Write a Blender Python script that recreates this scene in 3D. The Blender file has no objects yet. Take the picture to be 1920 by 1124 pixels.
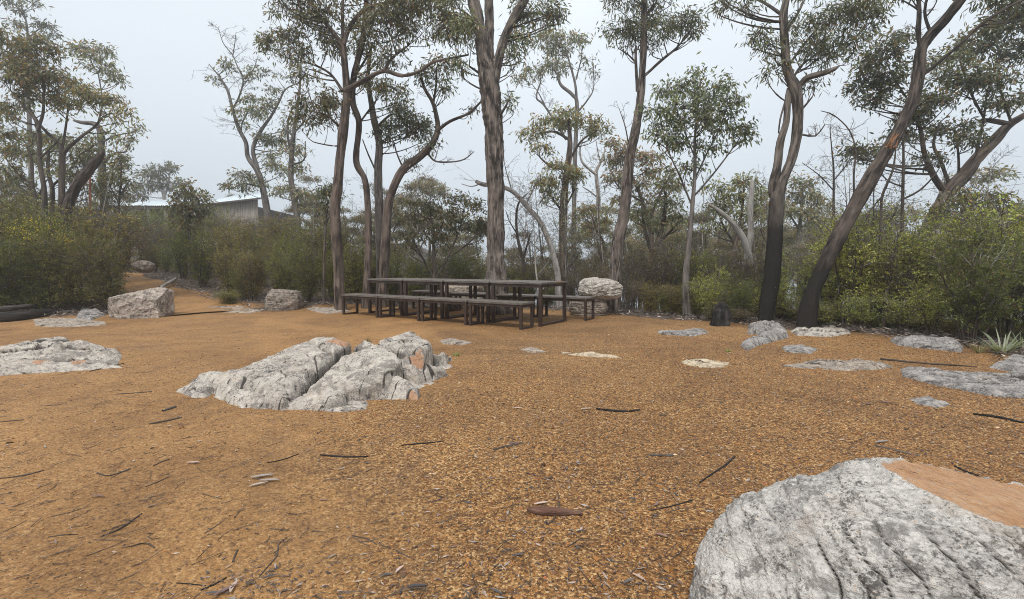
import bpy, bmesh, math, random
import numpy as np
from mathutils import Vector, Matrix
R = math.radians
scn = bpy.context.scene
# ------------------------------------------------------------------ camera
F = 907.0; PITCH = math.atan(64/907); CAMZ = 1.06
cam_d = bpy.data.cameras.new('camera'); cam_d.sensor_width = 36; cam_d.lens = 36*F/1920
cam_d.clip_start = 0.05; cam_d.clip_end = 2000
cam = bpy.data.objects.new('camera', cam_d); scn.collection.objects.link(cam)
cam.location = (0, 0, CAMZ); cam.rotation_euler = (R(90)-PITCH, 0, 0)
scn.camera = cam
# ------------------------------------------------------------------ sky
SUN_EL, SUN_AZ = 58, 200       # high, behind the camera and to the left, veiled by fog
w = bpy.data.worlds.new('World'); scn.world = w; w.use_nodes = True
nt = w.node_tree; nt.nodes.clear()
sky = nt.nodes.new('ShaderNodeTexSky'); sky.sky_type = 'NISHITA'; sky.sun_disc = False
sky.sun_elevation = R(SUN_EL); sky.sun_rotation = R(SUN_AZ); sky.dust_density = 4
tc = nt.nodes.new('ShaderNodeTexCoord'); sep = nt.nodes.new('ShaderNodeSeparateXYZ')
nt.links.new(tc.outputs['Generated'], sep.inputs[0])
rmp = nt.nodes.new('ShaderNodeValToRGB')
rmp.color_ramp.elements[0].position = 0.0; rmp.color_ramp.elements[0].color = (.53, .59, .65, 1)
rmp.color_ramp.elements[1].position = 1.0; rmp.color_ramp.elements[1].color = (1, 1, 1, 1)
for p_, c_ in ((.14, (.565, .62, .67, 1)), (.42, (.635, .685, .73, 1)), (.75, (.86, .91, .95, 1))):
    e = rmp.color_ramp.elements.new(p_); e.color = c_
nt.links.new(sep.outputs[2], rmp.inputs[0])
cn = nt.nodes.new('ShaderNodeTexNoise'); cn.inputs['Scale'].default_value = 1.6; cn.inputs['Detail'].default_value = 3
nt.links.new(tc.outputs['Generated'], cn.inputs['Vector'])
mr = nt.nodes.new('ShaderNodeMapRange'); mr.inputs['From Min'].default_value = .3; mr.inputs['From Max'].default_value = .7
mr.inputs['To Min'].default_value = 12.6; mr.inputs['To Max'].default_value = 15.4
nt.links.new(cn.outputs['Fac'], mr.inputs['Value'])
vm = nt.nodes.new('ShaderNodeVectorMath'); vm.operation = 'SCALE'
nt.links.new(rmp.outputs[0], vm.inputs[0]); nt.links.new(mr.outputs[0], vm.inputs['Scale'])
mx = nt.nodes.new('ShaderNodeMixRGB'); mx.inputs[0].default_value = .93
nt.links.new(sky.outputs[0], mx.inputs[1]); nt.links.new(vm.outputs[0], mx.inputs[2])
bg = nt.nodes.new('ShaderNodeBackground'); bg.inputs[1].default_value = .1
nt.links.new(mx.outputs[0], bg.inputs[0])
wo = nt.nodes.new('ShaderNodeOutputWorld'); nt.links.new(bg.outputs[0], wo.inputs[0])
# ------------------------------------------------------------------ sun (veiled)
sl = bpy.data.lights.new('sun', 'SUN'); sl.energy = 2.7; sl.angle = R(18); sl.color = (1, .97, .93)
so = bpy.data.objects.new('sun', sl); scn.collection.objects.link(so)
_a = R(SUN_AZ); _e = R(SUN_EL)
so.rotation_euler = Vector((math.sin(_a)*math.cos(_e), math.cos(_a)*math.cos(_e), math.sin(_e))).to_track_quat('Z', 'Y').to_euler()
scn.view_settings.view_transform = 'Standard'; scn.view_settings.look = 'None'
scn.view_settings.exposure = 0; scn.view_settings.gamma = 1
cy = scn.cycles
cy.max_bounces = 6; cy.diffuse_bounces = 3; cy.glossy_bounces = 2; cy.transmission_bounces = 3
cy.volume_bounces = 1; cy.transparent_max_bounces = 4
cy.use_denoising = True; cy.denoising_prefilter = 'NONE'; cy.use_adaptive_sampling = False; cy.filter_width = 1.0; cy.sample_clamp_indirect = 2
HAZE = 0.0038

# ================================================================== helpers
col = scn.collection
def at(px, py, Y):
    """world point at distance Y along the view of photograph pixel px,py (1920 wide)"""
    u = (px-960)/F; v = (562-py)/F
    cp, sp = math.cos(PITCH), math.sin(PITCH)
    d = Vector((u, cp+v*sp, -sp+v*cp)); s = Y/d.y
    return Vector((d.x*s, Y, CAMZ+d.z*s))
def gpt(px, py):
    u = (px-960)/F; v = (562-py)/F
    cp, sp = math.cos(PITCH), math.sin(PITCH)
    d = Vector((u, cp+v*sp, -sp+v*cp)); S_ = np.arange(.8, 45, .02)
    hit = np.nonzero(CAMZ+d.z*S_ <= T(d.x*S_, d.y*S_))[0]
    s = S_[hit[0]] if len(hit) else 45.
    a, b = s-.02, s
    for _ in range(10):
        m = (a+b)/2
        if CAMZ+d.z*m <= T1(d.x*m, d.y*m): b = m
        else: a = m
    return d.x*b, d.y*b
# ---- noise
def _h(i, j, k, seed):
    n = (i.astype(np.int64)*374761393 + j.astype(np.int64)*668265263 + k.astype(np.int64)*2147483647 + seed*1274126177) & 0xffffffff
    n = ((n ^ (n >> 13))*1274126177) & 0xffffffff
    n = ((n ^ (n >> 16))*2246822519) & 0xffffffff
    n = n ^ (n >> 15)
    return (n & 0xffffff)/float(0xffffff)
def vnoise(p, seed=0):
    p = np.asarray(p, float); f = np.floor(p); t = p-f; t = t*t*t*(t*(t*6-15)+10); i = f.astype(np.int64)
    r = 0
    for a in (0, 1):
        wa = t[:, 0] if a else 1-t[:, 0]
        for b in (0, 1):
            wb = t[:, 1] if b else 1-t[:, 1]
            for c in (0, 1):
                wc = t[:, 2] if c else 1-t[:, 2]
                r = r + wa*wb*wc*_h(i[:, 0]+a, i[:, 1]+b, i[:, 2]+c, seed)
    return r*2-1
def fbm(p, o=4, seed=0, g=.5):
    p = np.asarray(p, float); r = 0; a = 1; s = 0
    for k in range(o):
        r = r + a*vnoise(p+k*17.3, seed+k); s += a; a *= g; p = p*2.03
    return r/s
def worley(p, seed=0):
    f = np.floor(p).astype(np.int64); n = len(p)
    F1 = np.full(n, 9.); F2 = np.full(n, 9.); ID = np.zeros(n); CX = np.zeros((n, 3))
    for a in (-1, 0, 1):
        for b in (-1, 0, 1):
            for c in (-1, 0, 1):
                i = f+np.array([a, b, c])
                q = i+np.stack([_h(i[:, 0], i[:, 1], i[:, 2], seed+m) for m in (1, 2, 3)], 1)
                d = np.linalg.norm(q-p, axis=1); h = _h(i[:, 0], i[:, 1], i[:, 2], seed+9)
                m = d < F1
                F2 = np.where(m, F1, np.minimum(F2, d)); ID = np.where(m, h, ID)
                CX = np.where(m[:, None], q, CX); F1 = np.where(m, d, F1)
    return F1, F2, ID, CX
def facets(p, freq, seed):
    """chipped look: every cell is its own tilted plane; result is in cell units"""
    F1, F2, ID, CX = worley(p*freq, seed); k = (ID*1e6).astype(int); z = np.zeros(len(p), int)
    g = np.stack([_h(k, z+m, z, seed+20)-.5 for m in (1, 2, 3)], 1)
    return ((p*freq-CX)*g).sum(1)*2+(ID-.5)*.3
def sstep(x, a, b):
    t = np.clip((x-a)/(b-a), 0, 1); return t*t*(3-2*t)
def nrm(a):
    return a/np.maximum(np.linalg.norm(a, axis=-1, keepdims=True), 1e-9)
# ---- mesh builder
class MB:
    def __init__(s): s.v = []; s.c = []; s.b = []; s.q = []; s.qm = []; s.t = []; s.tm = []; s.n = 0
    def add(s, v, q=None, t=None, mat=0, c=None, b=None):
        v = np.asarray(v, float).reshape(-1, 3); n = len(v)
        s.v.append(v)
        if c is None: c = np.zeros((n, 4))
        c = np.asarray(c, float)
        if c.ndim == 1: c = np.tile(c, (n, 1))
        s.c.append(c); s.b.append(v*1.0 if b is None else b)
        if q is not None and len(q): s.q.append(np.asarray(q)+s.n); s.qm.append(np.full(len(q), mat))
        if t is not None and len(t): s.t.append(np.asarray(t)+s.n); s.tm.append(np.full(len(t), mat))
        s.n += n
    def mesh(s, name, mats, smooth=True, org=(0, 0, 0)):
        me = bpy.data.meshes.new(name)
        v = np.concatenate(s.v)-np.array(org)
        q = np.concatenate(s.q) if s.q else np.zeros((0, 4), int); t = np.concatenate(s.t) if s.t else np.zeros((0, 3), int)
        me.vertices.add(len(v)); me.vertices.foreach_set('co', v.astype(np.float32).ravel())
        me.loops.add(q.size+t.size)
        me.loops.foreach_set('vertex_index', np.concatenate([q.ravel(), t.ravel()]).astype(np.int32))
        me.polygons.add(len(q)+len(t))
        ls = np.concatenate([np.arange(len(q))*4, q.size+np.arange(len(t))*3]).astype(np.int32)
        me.polygons.foreach_set('loop_start', ls)
        me.polygons.foreach_set('material_index', np.concatenate(([np.concatenate(s.qm)] if s.q else [])+([np.concatenate(s.tm)] if s.t else [])).astype(np.int32))
        me.polygons.foreach_set('use_smooth', np.full(len(q)+len(t), smooth))
        a = me.attributes.new('tint', 'FLOAT_COLOR', 'POINT'); a.data.foreach_set('color', np.concatenate(s.c).astype(np.float32).ravel())
        a = me.attributes.new('bk', 'FLOAT_VECTOR', 'POINT'); a.data.foreach_set('vector', np.concatenate(s.b).astype(np.float32).ravel())
        for m in (mats if isinstance(mats, (list, tuple)) else [mats]): me.materials.append(m)
        me.update(calc_edges=True); me.validate()
        return me
    def obj(s, name, mats, parent=None, smooth=True, org=(0, 0, 0), loc=None):
        o = bpy.data.objects.new(name, s.mesh(name, mats, smooth, org)); col.objects.link(o)
        o.location = (0, 0, 0) if parent is not None else (org if loc is None else loc)
        if parent is not None: o.parent = parent
        return o
def tag(o, label=None, cat=None, group=None, kind=None):
    if label: o['label'] = label
    if cat: o['category'] = cat
    if group: o['group'] = group
    if kind: o['kind'] = kind
    return o
def empty(name, loc, label, cat, group=None, rz=0):
    o = bpy.data.objects.new(name, None); col.objects.link(o); o.location = loc; o.rotation_euler = (0, 0, rz)
    o.empty_display_size = .2
    return tag(o, label, cat, group)
def copy_tree(o, parent=None):
    c = o.copy(); col.objects.link(c)
    if parent is not None: c.parent = parent
    for ch in list(o.children): copy_tree(ch, c)
    return c
def spline(pts, step):
    """resample rows (x,y,z,r) along a Catmull-Rom curve"""
    P = np.asarray(pts, float)
    if len(P) == 2: P = np.array([P[0], (P[0]+P[1])/2, P[1]])
    Q = np.vstack([2*P[0]-P[1], P, 2*P[-1]-P[-2]]); out = []
    for i in range(len(P)-1):
        L = np.linalg.norm(P[i+1, :3]-P[i, :3]); n = max(1, int(round(L/step)))
        t = (np.arange(n)/n)[:, None]; a, b, c, d = Q[i], Q[i+1], Q[i+2], Q[i+3]
        out.append(.5*((2*b)+(c-a)*t+(2*a-5*b+4*c-d)*t*t+(3*b-a-3*c+d)*t**3))
    out.append(P[-1:]); return np.vstack(out)
def tube(mb, pts, n=12, step=.08, rough=0., mat=0, seed=0, c=None, flare=0., v0=0., cap=True, ffreq=1.):
    S = spline(pts, step); P = S[:, :3]; r = np.maximum(S[:, 3], .0008)
    Tn = nrm(np.gradient(P, axis=0)); m = len(P)
    ref = np.array([1., .1, 0]); U = nrm(ref-Tn*(Tn@ref)[:, None]); V = np.cross(Tn, U)
    th = np.arange(n)/n*2*np.pi
    L = np.concatenate([[0], np.cumsum(np.linalg.norm(np.diff(P, axis=0), axis=1))])+v0
    rr = np.tile(r[:, None], (1, n))
    bx = np.cos(th)[None]*r[:, None]; by = np.sin(th)[None]*r[:, None]
    B = np.stack([bx, by, np.tile(L[:, None], (1, n))], 2).reshape(-1, 3)
    if rough:
        q = B*np.array([1, 1, .22])*ffreq
        rd = 1-np.abs(vnoise(q*np.array([20, 20, 26]), seed))*1.4 ; rd2 = vnoise(q*np.array([14, 14, 20]), seed+5); big = vnoise(B*np.array([4, 4, 2.2]), seed+9)
        rr = rr*(1+rough*(rd-.6+.5*rd2).reshape(m, n)*1.0+.10*big.reshape(m, n)*min(1, rough*8))
    if flare:
        h = L-L[0]; lob = 1+.35*np.sin(th*3+seed)[None]+.2*np.sin(th*5+seed*2)[None]
        rr = rr*(1+flare*np.exp(-h/.22)[:, None]*lob)
    G = P[:, None]+U[:, None]*(np.cos(th)[None, :, None]*rr[..., None])+V[:, None]*(np.sin(th)[None, :, None]*rr[..., None])
    i = np.arange(m-1)[:, None]*n; j = np.arange(n)[None]; k = (j+1) % n
    q = np.stack([i+j, i+k, i+n+k, i+n+j], 2).reshape(-1, 4)
    vv = G.reshape(-1, 3); t = None
    if cap:
        vv = np.vstack([vv, P[-1]+Tn[-1]*r[-1]*.3]); B = np.vstack([B, [0, 0, L[-1]]]); j1 = np.arange(n)
        t = np.stack([(m-1)*n+j1, (m-1)*n+(j1+1) % n, np.full(n, m*n)], 1)
    mb.add(vv, q, t, mat, c, B)
    return P
def twigs(mb, A, B, r0, r1, mat=0, sag=.06, rng=None, c=None):
    """many thin bent three-sided twigs at once"""
    A = np.asarray(A); B = np.asarray(B); N = len(A)
    if N == 0: return
    L = np.linalg.norm(B-A, axis=1, keepdims=True)
    M = (A+B)/2+rng.normal(0, 1, (N, 3))*L*sag
    d = nrm(B-A); ref = np.where(np.abs(d[:, 2:3]) > .9, np.array([[1., 0, 0]]), np.array([[0., 0, 1]]))
    U = nrm(np.cross(d, ref)); V = np.cross(d, U)
    r0 = np.broadcast_to(np.asarray(r0, float), (N,)); r1 = np.broadcast_to(np.asarray(r1, float), (N,))
    rings = []
    for P, r in ((A, r0), (M, (r0+r1)/2), (B, r1)):
        for a in (0, 2.094, 4.189): rings.append(P+(U*math.cos(a)+V*math.sin(a))*r[:, None])
    vv = np.stack(rings, 1).reshape(-1, 3); base = (np.arange(N)*9)[:, None, None]
    f = []
    for k in (0, 3):
        for a in range(3): f.append([k+a, k+(a+1) % 3, k+3+(a+1) % 3, k+3+a])
    mb.add(vv, (base+np.array(f)[None]).reshape(-1, 4), None, mat, c, vv*1.)
def leaves(mb, C, D, L, W, mat=0, tint=None, rng=None, fold=.25, flat=None):
    """pointed leaves, four vertices each; C base points, D directions"""
    N = len(C)
    if N == 0: return
    L = np.broadcast_to(np.asarray(L, float), (N,))[:, None]; W = np.broadcast_to(np.asarray(W, float), (N,))[:, None]
    S = nrm(np.cross(D, rng.normal(0, 1, (N, 3)) if flat is None else flat)); Nn = np.cross(D, S)
    mid = C+D*L*.42
    v = np.stack([C, mid+S*W*.5+Nn*W*fold, C+D*L+Nn*L*.06, mid-S*W*.5+Nn*W*fold], 1).reshape(-1, 3)
    q = (np.arange(N)*4)[:, None]+np.arange(4)[None]
    cc = np.repeat(tint, 4, axis=0) if tint is not None else None
    mb.add(v, q, None, mat, cc)
def mixc(a, b, t):
    t = np.asarray(t)[:, None]; return np.asarray(a)[None]*(1-t)+np.asarray(b)[None]*t

# ================================================================== terrain shape
EDGE = [(-14, 8.6), (-10.2, 9.3), (-8.4, 10.3), (-7.0, 10.9), (-5.6, 11.3), (-3.6, 12.0), (-1.5, 12.2), (.6, 11.6), (2.0, 10.5), (3.1, 9.5),
        (4.5, 8.5), (5.6, 7.25), (5.9, 6.1), (5.6, 5.0), (5.6, 3.5), (6.5, 0), (6, -6), (-14, -6)]
def sdist(x, y, poly):
    """signed distance to a polygon, negative inside"""
    x = np.asarray(x, float); y = np.asarray(y, float); d = np.full(x.shape, 1e9); ins = np.zeros(x.shape, bool)
    for (x0, y0), (x1, y1) in zip(poly, poly[1:]+poly[:1]):
        ex, ey = x1-x0, y1-y0; t = np.clip(((x-x0)*ex+(y-y0)*ey)/(ex*ex+ey*ey), 0, 1)
        d = np.minimum(d, np.hypot(x-x0-t*ex, y-y0-t*ey))
        if abs(ey) > 1e-12: ins ^= ((y0 > y) != (y1 > y)) & (x < x0+(y-y0)*ex/ey)
    return np.where(ins, -d, d)
def T(x, y):
    x = np.asarray(x, float); y = np.asarray(y, float)
    d = np.maximum(sdist(x, y, EDGE), 0)
    lw = 1-sstep(x+.12*y, -4.0, .5)
    rise = .095*np.maximum(0, y-11)*(y < 45)+.095*34*(y >= 45)
    dd = np.maximum(d-.6, 0)
    drop = -(.075*dd+.0045*np.minimum(dd, 60)**2)
    p = np.stack([x*.5, y*.5, x*0], -1).reshape(-1, 3)
    und = (vnoise(p, 3)*.028+vnoise(p*3.1, 4)*.010).reshape(x.shape)*sstep(np.hypot(x, y), 1.2, 4)
    und = und*sstep(np.hypot((x+1.2)/1.35, y-9.6), 2.4, 4.2)
    und2 = (vnoise(p*.35, 8)*.5).reshape(x.shape)*sstep(d, 3, 18)
    side = -.02*np.maximum(-x-25, 0)
    return rise*lw+np.maximum(drop, -42)*(1-lw)+und+und2+side
def T1(x, y): return float(T(np.array([x]), np.array([y]))[0])

# ================================================================== materials
def mat_new(name):
    m = bpy.data.materials.new(name); m.use_nodes = True; n = m.node_tree; n.nodes.clear()
    out = n.nodes.new('ShaderNodeOutputMaterial'); p = n.nodes.new('ShaderNodeBsdfPrincipled')
    n.links.new(p.outputs[0], out.inputs[0]); return m, n, p, out
def nd(n, typ, **kw):
    x = n.nodes.new(typ)
    for k, v in kw.items():
        if k in x.inputs.keys() if hasattr(x.inputs, 'keys') else False: x.inputs[k].default_value = v
        else: setattr(x, k, v)
    return x
def noise(n, vec, scale, detail=4, rough=.55, dist=0.):
    x = n.nodes.new('ShaderNodeTexNoise'); x.inputs['Scale'].default_value = scale; x.inputs['Detail'].default_value = detail
    x.inputs['Roughness'].default_value = rough; x.inputs['Distortion'].default_value = dist
    n.links.new(vec, x.inputs['Vector']); return x.outputs['Fac']
def mapping(n, vec, sc, rot=(0, 0, 0)):
    x = n.nodes.new('ShaderNodeMapping'); x.inputs['Scale'].default_value = sc; x.inputs['Rotation'].default_value = rot
    n.links.new(vec, x.inputs['Vector']); return x.outputs[0]
def ramp(n, fac, stops, interp='LINEAR'):
    x = n.nodes.new('ShaderNodeValToRGB'); x.color_ramp.interpolation = interp
    while len(x.color_ramp.elements) < len(stops): x.color_ramp.elements.new(.5)
    for e, (p, c) in zip(x.color_ramp.elements, stops):
        e.position = p; e.color = (c, c, c, 1) if not isinstance(c, tuple) else (*c, 1)
    n.links.new(fac, x.inputs[0]); return x.outputs[0]
def mixn(n, fac, a, b, typ='MIX'):
    x = n.nodes.new('ShaderNodeMixRGB'); x.blend_type = typ
    for i, v in ((0, fac), (1, a), (2, b)):
        if isinstance(v, (int, float)): x.inputs[i].default_value = v if i == 0 else (v, v, v, 1)
        elif isinstance(v, tuple): x.inputs[i].default_value = (*v, 1)
        else: n.links.new(v, x.inputs[i])
    return x.outputs[0]
def mth(n, op, a, b=0.):
    x = n.nodes.new('ShaderNodeMath'); x.operation = op
    for i, v in ((0, a), (1, b)):
        if isinstance(v, (int, float)): x.inputs[i].default_value = v
        else: n.links.new(v, x.inputs[i])
    return x.outputs[0]
def attr(n, name, out='Color'):
    x = n.nodes.new('ShaderNodeAttribute'); x.attribute_name = name; return x.outputs[out]
def bump(n, p, h, strength=.5, dist=.01):
    x = n.nodes.new('ShaderNodeBump'); x.inputs['Strength'].default_value = strength; x.inputs['Distance'].default_value = dist
    n.links.new(h, x.inputs['Height']); n.links.new(x.outputs[0], p.inputs['Normal'])
def objc(n):
    x = n.nodes.new('ShaderNodeTexCoord'); return x.outputs['Object']
def geo(n):
    x = n.nodes.new('ShaderNodeNewGeometry'); return x.outputs['Position']

def m_leaf(name, rough=.42, trans=.35, spec=.5):
    m, n, p, out = mat_new(name)
    c = attr(n, 'tint'); oi = n.nodes.new('ShaderNodeObjectInfo'); hs = n.nodes.new('ShaderNodeHueSaturation')
    mr_ = n.nodes.new('ShaderNodeMapRange'); mr_.inputs['To Min'].default_value = .85; mr_.inputs['To Max'].default_value = 1.55; n.links.new(oi.outputs['Random'], mr_.inputs['Value'])
    mh = n.nodes.new('ShaderNodeMapRange'); mh.inputs['To Min'].default_value = .485; mh.inputs['To Max'].default_value = .515; n.links.new(mth(n, 'FRACT', mth(n, 'MULTIPLY', oi.outputs['Random'], 7.31)), mh.inputs['Value'])
    n.links.new(mr_.outputs[0], hs.inputs['Value']); n.links.new(mh.outputs[0], hs.inputs['Hue']); n.links.new(c, hs.inputs['Color']); c = hs.outputs[0]
    n.links.new(c, p.inputs['Base Color']); p.inputs['Roughness'].default_value = rough
    p.inputs['Specular IOR Level'].default_value = spec
    tr = n.nodes.new('ShaderNodeBsdfTranslucent'); n.links.new(mixn(n, 1., c, (1.25, 1.3, .7), 'MULTIPLY'), tr.inputs[0])
    ms = n.nodes.new('ShaderNodeMixShader'); ms.inputs[0].default_value = trans
    n.links.new(p.outputs[0], ms.inputs[1]); n.links.new(tr.outputs[0], ms.inputs[2]); n.links.new(ms.outputs[0], out.inputs[0])
    return m
LEAF = m_leaf('leaf', .32, .44, .6); FINE = m_leaf('fine_leaf', .5, .4, .35); DRY = m_leaf('dry_leaf', .6, .12, .3)
def m_bark(name, dark, mid, light, char=None, fs=1., bs=.8):
    m, n, p, out = mat_new(name)
    b = attr(n, 'bk', 'Vector'); s = mapping(n, b, (1, 1, .13))
    f = noise(n, s, 24*fs, 6, .68, .5); g = noise(n, mapping(n, b, (1, 1, .5)), 5, 3, .5); k = noise(n, s, 120*fs, 3)
    c = ramp(n, f, [(.38, dark), (.5, mid), (.63, light)])
    c = mixn(n, ramp(n, g, [(.42, 0.), (.62, 1.)]), c, mixn(n, .55, c, light))
    c = mixn(n, ramp(n, g, [(.25, .7), (.4, 0.)]), c, mixn(n, .6, c, dark))
    if char:
        z = n.nodes.new('ShaderNodeSeparateXYZ'); n.links.new(geo(n), z.inputs[0])
        hh = mth(n, 'ADD', z.outputs[2], mth(n, 'MULTIPLY', mth(n, 'SUBTRACT', g, .5), 1.6))
        c = mixn(n, ramp(n, mth(n, 'DIVIDE', hh, char), [(.55, 1.), (1., 0.)]), c, mixn(n, f, (.006, .0055, .005), (.03, .025, .022)))
    n.links.new(c, p.inputs['Base Color']); p.inputs['Roughness'].default_value = .85
    p.inputs['Specular IOR Level'].default_value = .25
    bump(n, p, mth(n, 'ADD', f, mth(n, 'MULTIPLY', k, .35)), bs, .02)
    return m
BARK_ROUGH = m_bark('rough_bark', (.010, .008, .007), (.055, .043, .036), (.25, .205, .175), bs=1.3)
BARK_CHAR = m_bark('charred_bark', (.008, .0065, .006), (.032, .025, .021), (.15, .118, .098), char=1.6, bs=1.3)
BARK_CHAR2 = m_bark('two_tone_charred_bark', (.014, .012, .010), (.07, .057, .048), (.23, .195, .165), char=2.9, bs=1.1)
BARK_GREY = m_bark('grey_bark', (.03, .026, .023), (.095, .083, .075), (.22, .195, .175), fs=.6, bs=.5)
BARK_BROWN = m_bark('brown_bark', (.016, .012, .010), (.062, .046, .037), (.19, .145, .12), fs=.7, bs=.5)
BARK_DEAD = m_bark('bleached_wood', (.13, .115, .105), (.30, .275, .255), (.46, .43, .40), fs=.8, bs=.5)
BARK_DARK = m_bark('dark_bark', (.022, .018, .015), (.07, .054, .044), (.15, .12, .10), fs=.8, bs=.5)
CHAR = m_bark('charred_wood', (.004, .004, .004), (.013, .012, .012), (.05, .043, .04), fs=.8, bs=.9)
def m_plain(name, a, b, sc=8, rough=.8, bs=.3, metal=0., stretch=(1, 1, 1), spec=.5):
    m, n, p, out = mat_new(name)
    o = mapping(n, objc(n), stretch); f = noise(n, o, sc, 6, .65); f2 = noise(n, o, sc*9, 3)
    n.links.new(mixn(n, ramp(n, mth(n, 'ADD', mth(n, 'MULTIPLY', f, .7), mth(n, 'MULTIPLY', f2, .3)), [(.35, 0.), (.65, 1.)]), a, b), p.inputs['Base Color'])
    p.inputs['Roughness'].default_value = rough; p.inputs['Metallic'].default_value = metal; p.inputs['Specular IOR Level'].default_value = spec
    bump(n, p, f2, bs, .004); return m
STEEL = m_plain('dark_painted_steel', (.016, .009, .007), (.058, .033, .025), 6, .5, .15)
def m_rock(name, light=(.56, .51, .445), mid=(.36, .32, .28), dark=(.06, .055, .055), sc=1., orange=(.42, .215, .11), strata=None):
    m, n, p, out = mat_new(name)
    o = objc(n); big = noise(n, o, 2.6*sc, 5, .6, .6); med = noise(n, o, 13*sc, 6, .7, .3); fine = noise(n, o, 85*sc, 5, .7)
    ov = o if strata is None else mapping(n, o, *strata)
    ln = noise(n, ov, 22*sc, 5, .65, .8)
    v = mth(n, 'ADD', mth(n, 'MULTIPLY', big, .34), mth(n, 'ADD', mth(n, 'MULTIPLY', med, .28), mth(n, 'MULTIPLY', ln, .38)))
    c = ramp(n, v, [(.38, dark), (.44, mid), (.50, tuple((x+y)/2 for x, y in zip(light, mid))), (.57, light)])
    lich = mth(n, 'ADD', mth(n, 'MULTIPLY', fine, .5), mth(n, 'MULTIPLY', noise(n, o, 9*sc, 5, .7), .5))
    c = mixn(n, ramp(n, lich, [(.41, .85), (.48, 0.)]), c, tuple(x*1.5 for x in dark))
    c = mixn(n, ramp(n, noise(n, o, 38*sc, 4, .8), [(.60, 0.), (.68, .55)]), c, (.60, .58, .55))
    c = mixn(n, ramp(n, noise(n, o, 5*sc, 3, .6), [(.56, 0.), (.70, .4)]), c, (.42, .33, .25))
    c = mixn(n, ramp(n, noise(n, ov, 3.1*sc, 7, .8, .4), [(.53, 0.), (.58, .85)]), c, mixn(n, fine, dark, mid))
    t = attr(n, 'tint'); s = n.nodes.new('ShaderNodeSeparateColor'); n.links.new(t, s.inputs[0])
    oc = ramp(n, mth(n, 'ADD', mth(n, 'MULTIPLY', med, .5), mth(n, 'MULTIPLY', ln, .5)), [(.35, tuple(x*.62 for x in orange)), (.5, orange), (.66, (min(1, orange[0]*1.15), orange[1]*1.55, orange[2]*2.2))])
    c = mixn(n, ramp(n, mth(n, 'ADD', s.outputs[0], mth(n, 'MULTIPLY', mth(n, 'SUBTRACT', ln, .5), 3.2)), [(.40, 0.), (.75, .85)]), c, oc)
    c = mixn(n, ramp(n, mth(n, 'ADD', s.outputs[1], mth(n, 'MULTIPLY', mth(n, 'SUBTRACT', fine, .5), .5)), [(.3, 0.), (.75, .93)]), c, (.035, .028, .022))  # crack mask: shade in the cracks put into the colour, along with soil
    n.links.new(c, p.inputs['Base Color']); p.inputs['Roughness'].default_value = .8; p.inputs['Specular IOR Level'].default_value = .35
    bump(n, p, mth(n, 'ADD', mth(n, 'MULTIPLY', fine, .5), mth(n, 'ADD', med, ln)), .9, .02)
    return m
ROCK = m_rock('pale_grey_rock'); ROCKD = m_rock('weathered_grey_rock', (.40, .375, .355), (.19, .175, .165), (.05, .046, .043))
ROCKF = m_rock('buried_tan_rock', (.43, .365, .30), (.26, .215, .175), (.07, .058, .048))
ROCKB = m_rock('brown_grey_rock', (.36, .30, .25), (.17, .145, .12), (.05, .04, .035))

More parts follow.
